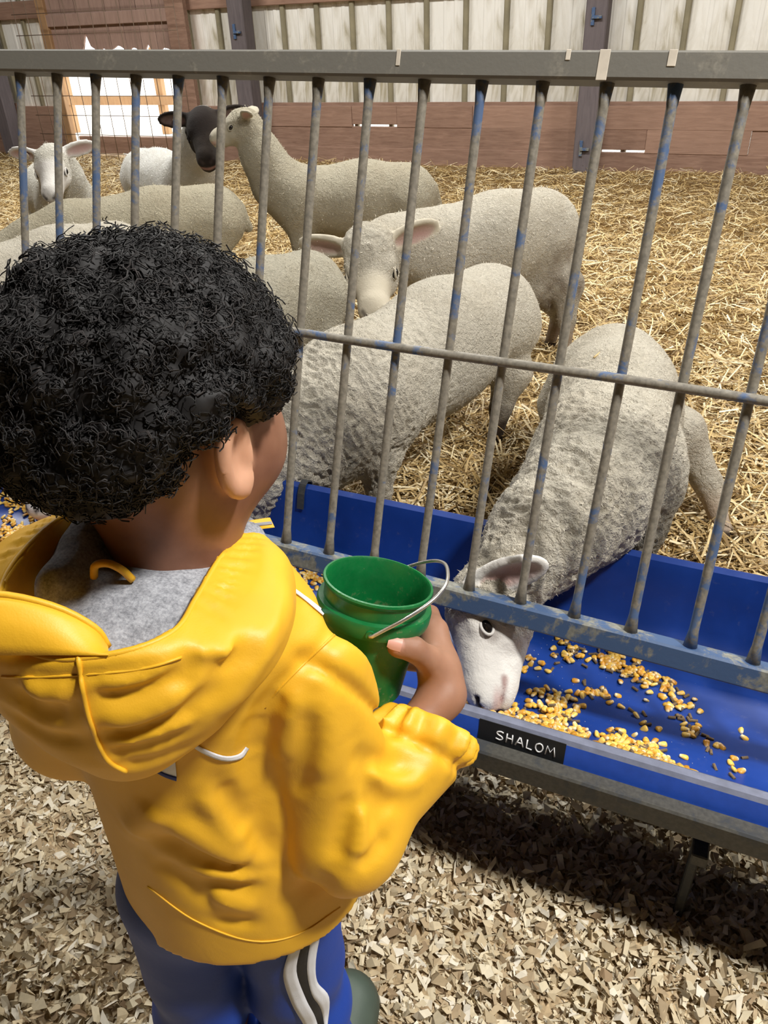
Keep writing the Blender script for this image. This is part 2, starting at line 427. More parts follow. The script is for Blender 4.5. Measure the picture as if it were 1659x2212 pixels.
V, F = grid_plane(-12, 7, 1.3, 7.0, 160, 90, lambda p: straw_z(p) - 0.012)
finish(obj('floor_pen', V, F, MAT['straw_floor']), 'packed straw floor of the sheep pen', kind='structure')
V, F = box((-2.5, 1.30, 0.07), (9.4, 0.02, 0.085), bev=0.004); finish(obj('trim_7', V, F, MAT['plank'], smooth=False), 'low plank kerb holding the straw bedding behind the trough', kind='structure')
# closed shell of the barn: roof, side walls and the wall behind the aisle
for nm, c, hf in (('ceiling', (-2.5, 1.2, 3.65), (9.6, 5.9, 0.05)), ('wall_left', (-12.0, 1.2, 1.7), (0.05, 5.8, 1.9)), ('wall_right', (7.0, 1.2, 1.7), (0.05, 5.8, 1.9)), ('wall_front', (-2.5, -4.5, 1.7), (9.5, 0.05, 1.9))):
    V, F = box(c, hf, bev=0); finish(obj(nm, V, F, MAT['roof'], smooth=False), 'plain barn %s' % nm.replace('_', ' '), kind='structure')
wall = bpy.data.objects.new('wall_back', None); COL.objects.link(wall); wall.location = (-2.5, WT, 0); finish(wall, 'rear barn wall of ribbed white siding over brown planks', kind='structure')
POSTS = [-10.37, -7.34, -4.31, -1.27, 1.76, 4.8]
OP0, OP1 = -6.62, -5.10          # opening to the yard
# ribbed siding: one sheet width per piece
def siding_piece(w):
    prof = [(0, 0), (0.067, 0.0)]
    for k in (1, 2):
        x = 0.067 + (w - 0.067) * k / 3
        prof += [(x - 0.02, 0), (x - 0.011, -0.005), (x + 0.011, -0.005), (x + 0.02, 0)]
    prof += [(w, 0)]
    return prof
SP = 0.333
prof = np.array(siding_piece(SP))
side_mesh = {}
def siding(x, z0, z1):
    key = (round(z0, 2), round(z1, 2))
    if key not in side_mesh:
        n = len(prof); V = np.array([(p[0], p[1], z) for z in (z0, z1) for p in prof]); F = [(i, i + 1, n + i + 1, n + i) for i in range(n - 1)]
        me = mesh_from('siding_panel', V, F, False); me.materials.append(MAT['siding']); side_mesh[key] = me
    o = bpy.data.objects.new('siding_panel', side_mesh[key]); COL.objects.link(o); o.parent = wall; o.location = (x + 2.5, 0.16, 0); return o
x = -12.0
while x < 7.0:
    if OP0 - 0.34 < x < OP1 + 0.03: siding(x, 1.50, 3.7)
    else: siding(x, 0.60, 3.7)
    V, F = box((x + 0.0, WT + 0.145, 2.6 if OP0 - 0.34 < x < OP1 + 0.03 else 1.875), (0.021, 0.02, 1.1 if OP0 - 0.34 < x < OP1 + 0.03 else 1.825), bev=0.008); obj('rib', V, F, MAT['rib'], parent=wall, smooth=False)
    x += SP
def plank(name, s0, s1, z0, z1, t, mat='plank', th=0.02, parent=wall, bev=0.005, tilt=0.0):
    c = np.array([(s0 + s1) / 2, t, (z0 + z1) / 2])
    a = np.array([[math.cos(tilt), 0, math.sin(tilt)], [0, 1, 0], [-math.sin(tilt), 0, math.cos(tilt)]])
    V, F = box((0, 0, 0), ((s1 - s0) / 2, th, (z1 - z0) / 2), a, bev)
    o = obj(name, V + c, F, MAT[mat], parent=parent, loc=c, smooth=False); return o
edges = [-12.0] + POSTS + [7.0]
for a, b in zip(edges[:-1], edges[1:]):
    for k, (z0, z1) in enumerate(((0.05, 0.308), (0.3085, 0.473), (0.4735, 0.635))):
        segs = [(a, b)]
        if a < OP0 < b: segs = [(a, OP0), (OP1, b)]
        for (p, q) in segs:
            cuts = [p, q]
            if k == 2 and p == -4.31: cuts = [p, -3.36, -2.93, -2.25, q]      # daylight slits between the planks
            elif k == 1 and p == -1.27: cuts = [p, -1.17, -0.84, -0.1, q]
            for p2, q2 in zip(cuts[:-1], cuts[1:]):
                slit = (k == 2 and p2 == -3.36) or (k == 1 and p2 == -1.17)
                plank('skirt_plank', p2 + 0.0005, q2 - 0.0005, z0 + (0.018 if slit else -0.004), z1, WT + 0.09 + k * 0.004 + (0 if slit else random.uniform(-0.008, 0.008)), bev=0.003)
    plank('skirt_top_cap', a + 0.004, b - 0.004, 0.60, 0.66, WT + 0.125, th=0.012) if not a < OP0 < b else None
    for z0, z1 in ((1.40, 1.55), (2.5, 2.65)):
        plank('girt_beam', a + 0.004, b - 0.004, z0 + (0.03 if a == -1.27 else 0), z1, WT + 0.12)
for i, s in enumerate(POSTS):
    V, F = box((s, WT - 0.06, 1.7), (0.078, 0.078, 1.95), bev=0.008)
    p_ = obj('trim_%d' % (i + 1), V, F, MAT['post'], loc=(s, WT - 0.06, 0), smooth=False); finish(p_, 'dark square timber post against the rear barn wall', kind='structure')
    if i in (1, 2, 3):
        for z in ((1.22, 0.36) if i == 3 else (1.22,)):   # small blue latch brackets
            c = np.array([s - 0.02, WT - 0.145, z])
            V, F = join([box(c, (0.012, 0.008, 0.055), bev=0.002), box(c + [0.03, -0.008, -0.005], (0.035, 0.012, 0.01), bev=0.002)])
            obj('latch_bracket', V, F, MAT['rail_low'], parent=p_, smooth=False)
# boarded hatch over the opening, broken along its lower edge
hatch = thing('boarded_hatch', (-5.86, WT + 0.05, 1.0), 'brown boarded hatch with a broken lower edge above the bright opening', 'hatch')
xs = np.linspace(OP0 + 0.06, OP1 - 0.02, 9); low = [1.06, 1.07, 1.13, 1.10, 1.12, 1.10, 1.07, 1.09]
for k in range(8):
    x0, x1 = xs[k] + 0.003, xs[k + 1] - 0.003; zl = low[k]; zr = low[min(k + 1, 7)] if k % 2 else low[k] - 0.02
    pk = zl + (0.13 if k == 2 else 0.09 if k == 6 else 0.03)
    poly = [(x0, zl), (x0 + 0.06, pk), (x0 + 0.1, zl + 0.02), (x1, zr), (x1, 2.35), (x0, 2.35)]
    n = len(poly); V = [(a, WT + 0.03, b) for a, b in poly] + [(a, WT + 0.055, b) for a, b in poly]
    F = [tuple(range(n)), tuple(range(2 * n - 1, n - 1, -1))] + [(i, i + n, (i + 1) % n + n, (i + 1) % n) for i in range(n)]
    obj('board', V, F, MAT['door'], parent=hatch, smooth=False)
plank('cross_batten', OP0 + 0.03, OP1 - 0.02, 1.32, 1.42, WT + 0.01, 'door', 0.015, hatch)
fr = thing('opening_frame', (-5.86, WT, 0.3), 'tan timber frame around the bright opening in the rear wall', 'frame')
plank('jamb', OP0 - 0.03, OP0 + 0.07, 0.15, 2.4, WT + 0.02, 'tan', 0.03, fr); plank('jamb', OP1 - 0.03, OP1 + 0.17, 0.15, 2.4, WT + 0.02, 'plank', 0.03, fr)
plank('sill_board', OP0 + 0.07, OP1 - 0.03, 0.2, 0.36, WT + 0.1, 'plank', 0.02, fr)
# wire mesh panel standing before the opening
wp = thing('wire_mesh_panel', (-5.9, WT - 0.2, GZ), 'rusty welded wire mesh panel standing before the bright opening', 'wire panel')
for k in range(13):
    s = -6.75 + k * 0.155; V, F = tube([(s, WT - 0.2, GZ + 0.02), (s + 0.01, WT - 0.2, 1.75)], 0.0035, 5); obj('wire', V, F, MAT['mesh_wire'], parent=wp)
for k in range(9):
    z = 0.24 + k * 0.17; V, F = tube([(-6.78, WT - 0.2, z), (-4.88, WT - 0.2, z - 0.01)], 0.0035, 5); obj('wire', V, F, MAT['mesh_wire'], parent=wp)
# yard outside
V, F = grid_plane(-30, 25, 6.95, 45, 3, 3, lambda p: p[:, 0] * 0 + 0.1); finish(obj('ground_yard', V, F, MAT['outside']), 'pale overexposed yard ground outside', kind='structure')
yf = thing('yard_fence', (-7.2, 9.2, 0.1), 'pale wooden rail fence in the bright yard outside', 'fence')
for z in (0.45, 0.8):
    plank('rail', -9.5, -5.0, z, z + 0.11, 9.2, 'tan', 0.02, yf)
for s in (-9.0, -7.4, -5.8): plank('fence_post', s, s + 0.11, 0.1, 1.1, 9.26, 'tan', 0.04, yf)

# ------------------------------------------------------------------ feeder panel (leaning steel bars over the trough)
Bo = Q @ P(1015, 1272, 1.2); U_ = Q @ _u; V_ = Q @ _v; N_ = np.cross(U_, V_); AX = np.array([U_, V_, N_])
def fp(a, b, c=0.0): return Bo + U_ * a + V_ * b + N_ * c
A0, A1 = -1.72, 0.87
panel = thing('feeder_panel', Bo + np.array([0, 0, -0.02]), 'leaning blue-grey steel bar panel with vertical rods above the trough', 'fence panel')
rail_l = (A1 - A0) / 2; rc_ = (A0 + A1) / 2
V, F = box(fp(rc_, 0.7265), (rail_l, 0.0165, 0.0185), AX, 0.003); obj('top_rail', V, F, MAT['rail_top'], parent=panel, smooth=False)
V, F = box(fp(rc_, -0.018), (rail_l, 0.017, 0.0165), AX, 0.003); obj('bottom_rail', V, F, MAT['rail_low'], parent=panel, smooth=False)
aa = np.linspace(A0, A1, 40); mp = np.array([fp(a, 0.352 + 0.0012 * math.sin(a * 9), 0.011) for a in aa]); V, F = tube(mp, 0.0068, 10); obj('middle_rod', V, F, MAT['bar'], parent=panel)
k = 0
for k in range(-20, 11):
    a = -0.0015 + 0.0821 * k
    if not A0 + 0.02 < a < A1 - 0.02: continue
    jx = random.uniform(-0.002, 0.002); b_ = np.linspace(-0.004, 0.712, 26)
    pts = np.array([fp(a + jx * math.sin(b * 4.4), b, 0.0) for b in b_]); r = 0.0066 + 0.0035 * np.exp(-((b_ + 0.004) / 0.010) ** 2) + 0.003 * np.exp(-((b_ - 0.712) / 0.008) ** 2)
    V, F = tube(pts, r, 10); obj('bar', V, F, MAT['bar'], parent=panel)
# white droppings on the top rail
for a, w, hh in ((0.075, 0.0065, 0.034), (0.155, 0.005, 0.018), (-0.2, 0.003, 0.02), (0.03, 0.003, 0.012)):
    V, F = box(fp(a, 0.7265 + 0.0165 - hh / 2, 0.0188), (w, hh / 2, 0.0006), AX, 0.0004); obj('dropping', V, F, MAT['tag'], parent=panel, smooth=False)
# end posts of the panel, standing on the floor behind the trough
for a in (A0 + 0.02, A1 - 0.02):
    V, F = tube([fp(a, 0.72), fp(a, -0.03), np.array([fp(a, -0.03)[0], fp(a, -0.03)[1], 0.0])], 0.015, 8); obj('upright', V, F, MAT['rail_low'], parent=panel)

# ------------------------------------------------------------------ blue trough on its steel stand
PROF_IN = np.array([(.797, .262), (.801, .280), (.806, .297), (.811, .301), (.822, .300), (.832, .290), (.845, .272), (.875, .247), (.95, .220), (1.05, .202), (1.14, .200), (1.18, .212), (1.207, .245), (1.224, .300), (1.234, .338), (1.242, .354), (1.254, .359), (1.266, .352), (1.270, .335), (1.268, .315)])
KS = 0.95
def km(t, z): return (t * KS, H - (H - z) * KS)
PROF_IN = np.array([km(a, b) for a, b in PROF_IN])
def floor_z(tt): return np.interp(tt, PROF_IN[4:17, 0], PROF_IN[4:17, 1])
def on_floor(px, py):
    z = 0.26
    for _ in range(25):
        w = SZ(px, py, z); z = 0.6 * z + 0.4 * float(floor_z(w[1]))
    return SZ(px, py, z)
T0, T1 = -1.66, 0.86
trough = thing('feed_trough', (-0.4, 1.0, 0.19), 'long blue plastic feed trough under the steel bar panel', 'trough')
def extr(profile, s0, s1, n, closed=False, bow=None):
    m = len(profile); ss = np.linspace(s0, s1, n); V = np.array([(s, p[0], p[1]) for s in ss for p in profile]); F = []
    for i in range(n - 1):
        for j in range(m if closed else m - 1):
            j2 = (j + 1) % m; F.append((i * m + j, i * m + j2, (i + 1) * m + j2, (i + 1) * m + j))
    return V, F
d_ = np.gradient(PROF_IN, axis=0); nn = np.stack([d_[:, 1], -d_[:, 0]], 1); nn /= np.linalg.norm(nn, axis=1)[:, None]
outer = PROF_IN + nn * 0.005
full = np.vstack([PROF_IN[2:], outer[::-1][:-2]])
V, F = extr(full, T0, T1, 60, True)
m = len(full); F += [tuple(range(m)), tuple((59 * m + i) for i in range(m))[::-1]]
V[:, 2] += 0.002 * noise3(V * np.array([4, 3, 2.0]), 9)
obj('basin', V, F, MAT['blue'], parent=trough, autosmooth=0.7)
for s in (T0, T1):                                   # end walls
    pr = [p for p in PROF_IN[3:18]]; c = [(s, p[0], p[1]) for p in pr]; c2 = [(s + (0.006 if s == T0 else -0.006), p[0], p[1]) for p in pr]; q = len(pr)
    F = [tuple(range(q)), tuple(range(2 * q - 1, q - 1, -1))] + [(i, (i + 1) % q, q + (i + 1) % q, q + i) for i in range(q)]
    obj('end_wall', c + c2, F, MAT['blue'], parent=trough, smooth=False)
# front lip: bright blue face and a dusty grey top edge
V, F = extr([km(*q) for q in [(.7955, .262), (.7995, .280), (.8045, .2975), (.8065, .2955), (.8015, .280), (.798, .262)]], T0, T1, 30, True); obj('lip_face', V, F, MAT['blue_lip'], parent=trough, autosmooth=0.7)
V, F = extr([km(*q) for q in [(.8045, .2975), (.810, .3025), (.823, .3015), (.836, .2885), (.8365, .2865), (.822, .2985), (.810, .2985), (.8065, .2955)]], T0, T1, 30, True); obj('lip_edge', V, F, MAT['grey_dust'], parent=trough, autosmooth=0.7)
# hook strap over the rear rim
cs = SZ(655, 1060, .39)[0]
pts = [(cs, 1.222, .312), (cs, 1.232, .345), (cs, 1.242, .3605), (cs, 1.254, .3655), (cs, 1.268, .358), (cs, 1.275, .335), (cs, 1.272, .30)]
pts = [(cs, *km(p[1], p[2])) for p in pts]
V = np.array([(p[0] + w, p[1], p[2]) for p in pts for w in (-0.008, 0.008)] + [(p[0] + w, p[1] + 0.002, p[2] + 0.002) for p in pts for w in (-0.008, 0.008)]); q = len(pts) * 2
F = [(2 * i, 2 * i + 1, 2 * i + 3, 2 * i + 2) for i in range(len(pts) - 1)] + [(q + 2 * i, q + 2 * i + 2, q + 2 * i + 3, q + 2 * i + 1) for i in range(len(pts) - 1)] + [(2 * i, 2 * i + 2, q + 2 * i + 2, q + 2 * i) for i in range(len(pts) - 1)] + [(2 * i + 1, q + 2 * i + 1, q + 2 * i + 3, 2 * i + 3) for i in range(len(pts) - 1)]
obj('rim_strap', V, F, MAT['steel_dark'], parent=trough, smooth=False)
stand = thing('trough_stand', (-0.4, 0.785, 0.0), 'dark dirty steel stand along the front of the blue trough', 'stand')
V, F = box((-0.4, *km(0.7835, 0.2465)), (1.27, 0.0128, 0.0195), bev=0.003); obj('front_rail', V, F, MAT['steel_dark'], parent=stand, smooth=False)
V, F = box((-0.4, 1.225, 0.25), (1.27, 0.012, 0.02), bev=0.003); obj('rear_rail', V, F, MAT['steel_dark'], parent=stand, smooth=False)
for s in (-1.6, -0.75, 0.105, 0.8):
    for tt in (0.744, 1.225):
        tt = 0.80 if tt < 1 else tt; V, F = box((s, tt, 0.115), (0.007, 0.007, 0.115), bev=0.002); obj('leg', V, F, MAT['steel_dark'], parent=stand, smooth=False)
    V, F = box((s, 0.985, 0.215), (0.011, 0.24, 0.011), bev=0.002); obj('cross_bar', V, F, MAT['steel_dark'], parent=stand, smooth=False)
# name strip on the lip: black tape with hand lettering
sx0, sx1 = -0.231 * KS, -0.098 * KS
la = np.array(km(.7955, .262)); lb = np.array(km(.8045, .2975)); ld = (lb - la); LL = np.linalg.norm(ld); ld /= LL; ln = np.array([-ld[1], ld[0]])
def lip(a, b, c=0.0):   # a along the trough from the strip's left end, b up the lip, c proud of it
    q = la + ld * b + ln * c; return np.array([sx0 + a, q[0], q[1]])
LAX = np.array([[1, 0, 0], [0, ld[0], ld[1]], [0, ln[0], ln[1]]])
sign = thing('name_strip', lip(0.066, 0.018), 'black strip with white hand lettering SHALOM on the trough lip', 'sign')
V, F = box(lip((sx1 - sx0) / 2, 0.0195, 0.0006), ((sx1 - sx0) / 2, 0.0175, 0.0005), LAX, 0.0002); obj('tape', V, F, MAT['black'], parent=sign, smooth=False)
GL = {'S': [[(.9, .92), (.55, 1.0), (.12, .86), (.2, .62), (.7, .46), (.86, .25), (.55, .04), (.02, .12)]],
      'H': [[(.1, 1), (.06, 0)], [(.82, 1), (.86, 0)], [(.08, .5), (.86, .52)]],
      'A': [[(0, 0), (.46, 1), (.55, .98), (.95, 0)], [(.2, .36), (.8, .38)]],
      'L': [[(.14, 1), (.08, .06), (.9, 0)]],
      'O': [[(.5, .98), (.12, .78), (.06, .36), (.34, .03), (.72, .1), (.92, .5), (.78, .88), (.46, .98)]],
      'M': [[(.0, 0), (.16, .98), (.48, .35), (.8, 1.0), (.98, .0)]]}
x = 0.0265
for ch, w in zip('SHALOM', (0.0120, 0.0110, 0.0120, 0.0100, 0.0120, 0.0138)):
    for st in GL[ch]:
        pts = np.array([lip(x + a * w, 0.0115 + b * 0.0145, 0.0016) for a, b in st])
        if len(pts) > 3: pts = smoothpoly(pts, 16) if ch in 'SO' else pts
        V, F = tube(pts, 0.00105, 6); V2 = V
        obj('lettering', V2, F, MAT['white_paint'], parent=sign)
    x += w + 0.0032

# ------------------------------------------------------------------ feed in the trough
def kernel_mesh(name, sides=7):
    rows = [(-.0052, .0014, .0012, 1), (-.0046, .0024, .0017, .9), (-.002, .0034, .0023, .15), (.002, .0044, .0025, 0), (.0046, .0040, .0022, 0), (.0056, .0022, .0012, 0)]
    V = []; tip = []
    for x, w, hh, tp in rows:
        for k in range(sides):
            a = 2 * math.pi * k / sides; V.append((x, w * math.cos(a), hh * math.sin(a))); tip.append(tp)
    F = [(i * sides + k, (i + 1) * sides + k, (i + 1) * sides + (k + 1) % sides, i * sides + (k + 1) % sides) for i in range(len(rows) - 1) for k in range(sides)]
    F += [tuple(range(sides)), tuple(range((len(rows) - 1) * sides, len(rows) * sides))[::-1]]
    return np.array(V) * 1.2, F, np.array(tip)
KV, KF, KT = kernel_mesh('k')
kme = mesh_from('corn_kernel', KV, KF, True, {'tip': KT}); kme.materials.append(MAT['corn'])
pv, pf = tube([(-.0055, 0, 0), (.0055, 0, 0)], 0.0023, 8); pme = mesh_from('feed_pellet', pv, pf, False); pme.materials.append(MAT['pellet'])
from mathutils import Euler
def rand_rot(flat=0.35):
    return Euler((random.gauss(0, flat), random.gauss(0, flat), random.uniform(0, 6.283)))
CL = [  # picture-plane clusters of the spill: centre, half sizes, tilt, kernels, pellets, heap height
    (1200, 1540, 52, 46, 0.5, 62, 6, 0.010), (1150, 1565, 95, 20, 0.30, 44, 14, 0.006), (1235, 1590, 50, 20, 0.35, 26, 4, 0.006),
    (1385, 1625, 80, 26, 0.42, 56, 14, 0.006), (1330, 1600, 34, 16, 0.3, 12, 3, 0.003), (1460, 1665, 40, 18, 0.4, 12, 5, 0.0),
    (1230, 1412, 45, 22, 0.35, 14, 14, 0.003), (1320, 1430, 45, 28, 0.4, 26, 12, 0.004), (1400, 1470, 70, 34, 0.42, 42, 16, 0.004), (1280, 1495, 42, 16, 0.35, 9, 10, 0.0),
    (1470, 1530, 50, 30, 0.45, 12, 14, 0.002), (1495, 1585, 26, 22, 0.5, 8, 7, 0.0), (1010, 1505, 30, 12, 0.3, 14, 10, 0.002), (1085, 1540, 45, 14, 0.3, 14, 8, 0.003),
    (1170, 1440, 40, 25, 0.2, 9, 2, 0.0), (1560, 1640, 70, 60, 0.4, 6, 5, 0.0), (1400, 1560, 100, 20, 0.4, 4, 3, 0.0)]
kern = []; pell = []
for (cx, cy, hx, hy, tl, nk, np_, heap) in CL:
    nk = int(nk * 1.35)
    for j in range(nk + np_):
        a = random.gauss(0, 0.5) * hx; b = random.gauss(0, 0.5) * hy; px = cx + a * math.cos(tl) - b * math.sin(tl); py = cy + a * math.sin(tl) + b * math.cos(tl)
        w = on_floor(px, py); fall = math.exp(-((a / hx) ** 2 + (b / hy) ** 2) * 1.2)
        w[2] += 0.0025 + heap * fall * random.random()
        if w[1] < 0.803: w[1] = 0.803 + random.random() * 0.01; w[2] = float(floor_z(w[1])) + 0.003
        (kern if j < nk else pell).append(w)
kern.sort(key=lambda w: w[1]); pell.sort(key=lambda w: w[1]); extra = kern[300:]; kern = kern[:300]; pell = pell[:300]
fl = bpy.data.objects
for w in kern:
    o = bpy.data.objects.new('corn_kernel', kme); COL.objects.link(o); o.location = w; o.rotation_euler = rand_rot()
    finish(o, 'small yellow corn kernel lying in the blue feed trough', 'corn', 'corn kernels spilled in the trough')
for w in pell:
    o = bpy.data.objects.new('feed_pellet', pme); COL.objects.link(o); o.location = w; o.rotation_euler = rand_rot(0.2)
    finish(o, 'small brown feed pellet lying among the corn in the trough', 'pellet', 'brown feed pellets in the trough')
# feed farther along, too small and dense to count
VV = []; FF = []; TT = []; o_ = 0
def add_k(w):
    global o_
    R_ = np.array(rand_rot().to_matrix()); VV.append(KV @ R_.T + w); FF.extend([tuple(i + o_ for i in f) for f in KF]); TT.append(KT); o_ += len(KV)
for (cx, cy, hx, hy, tl, nk) in ((60, 1160, 90, 30, 0.25, 240), (110, 1100, 50, 26, 0.3, 90), (30, 1080, 50, 20, 0.3, 70), (30, 1200, 60, 25, 0.3, 90), (640, 1225, 45, 18, 0.3, 60), (680, 1250, 30, 14, 0.3, 30), (650, 1270, 40, 14, 0.3, 20), (560, 1195, 60, 16, 0.3, 40), (330, 1180, 170, 40, 0.3, 220)):
    for j in range(nk):
        a = random.gauss(0, 0.55) * hx; b = random.gauss(0, 0.55) * hy; w = on_floor(cx + a * math.cos(tl) - b * math.sin(tl), cy + a * math.sin(tl) + b * math.cos(tl))
        w[2] += 0.003
        if T0 + 0.02 < w[0] < T1 and 0.803 < w[1] < 1.14: add_k(w)
for w in extra: add_k(w)
finish(obj('scattered_corn', np.vstack(VV), FF, MAT['corn'], attrs={'tip': np.concatenate(TT)}), 'yellow corn scattered thickly in the far end of the trough', 'corn', kind='stuff')
# crumbs
cv = []; cf = []
for j in range(260):
    c = CL[rng.integers(len(CL))]; w = on_floor(c[0] + random.gauss(0, 0.9) * c[2], c[1] + random.gauss(0, 0.9) * c[3]); s = random.uniform(.0005, .0013)
    if not 0.803 < w[1] < 1.12: continue
    o0 = len(cv); cv += [w + np.array(d) * s for d in ((1, 0, .2), (-1, .3, .2), (0, -1, .2), (0, 0, 1.2))]; cf += [(o0, o0 + 1, o0 + 3), (o0 + 1, o0 + 2, o0 + 3), (o0 + 2, o0, o0 + 3)]
finish(obj('feed_crumbs', cv, cf, MAT['tag'], smooth=False), 'pale feed crumbs scattered on the blue trough floor', 'crumbs', kind='stuff')

# ------------------------------------------------------------------ bedding
def blades(n, xy, zf, L, W, pitch, lift, bend, name, mat, label, cat, seg=2, ragged=0.0):
    yaw = rng.uniform(0, 2 * np.pi, n); pt = rng.normal(0, pitch, n); ln = rng.uniform(*L, n); wd = rng.uniform(*W, n); roll = rng.normal(0, 0.6, n)
    d = np.stack([np.cos(yaw) * np.cos(pt), np.sin(yaw) * np.cos(pt), np.sin(pt)], 1); sd = np.stack([-np.sin(yaw), np.cos(yaw), np.zeros(n)], 1); up = np.cross(d, sd)
    wv = sd * np.cos(roll)[:, None] + up * np.sin(roll)[:, None]
    c = np.stack([xy[:, 0], xy[:, 1], np.zeros(n)], 1); c[:, 2] = zf(c) + lift[0] + rng.uniform(0, 1, n) * lift[1] + np.abs(np.sin(pt)) * ln * 0.3
    bd = rng.normal(0, bend, n); side = rng.normal(0, bend, n)
    V = np.zeros((n, (seg + 1) * 2, 3))
    for k in range(seg + 1):
        x = k / seg - 0.5; q = c + d * (ln * x)[:, None] + up * (bd * ln * (0.25 - x * x))[:, None] + sd * (side * ln * (0.25 - x * x))[:, None]
        V[:, 2 * k] = q - wv * (wd / 2)[:, None]; V[:, 2 * k + 1] = q + wv * (wd / 2)[:, None]
    if ragged: V += rng.normal(0, ragged, V.shape) * np.array([1, 1, 0.5]); V[:, 0] = V[:, 0] * .6 + V[:, 1] * .4; V[:, -1] = V[:, -1] * .7 + V[:, -2] * .3
    base = np.arange(n)[:, None] * (seg + 1) * 2
    F = np.concatenate([base + np.array([2 * k, 2 * k + 1, 2 * k + 3, 2 * k + 2])[None] for k in range(seg)], 0)
    o = obj(name, V.reshape(-1, 3), F, MAT[mat], smooth=False); return finish(o, label, cat, kind='stuff')
n = 120000
tt = 1.30 + 5.35 * rng.uniform(0, 1, n) ** 1.5; wdt = 0.55 + 0.62 * tt; ss = -0.47 * tt - 0.2 + wdt * rng.uniform(-1.15, 1.15, n)
blades(n, np.stack([ss, tt], 1), straw_z, (0.04, 0.17), (0.0024, 0.0062), 0.18, (-0.008, 0.028), 0.5, 'straw_bedding', 'straw', 'loose golden straw bedding covering the sheep pen floor', 'straw')
n = 70000
xy = np.stack([rng.uniform(-1.5, 0.75, n), rng.uniform(-0.25, 1.29, n)], 1)
blades(n, xy, aisle_z, (0.007, 0.028), (0.004, 0.016), 0.38, (-0.004, 0.018), 1.6, 'wood_shavings', 'shaving', 'pale curled wood shavings covering the aisle floor', 'wood shavings', seg=2, ragged=0.0016)

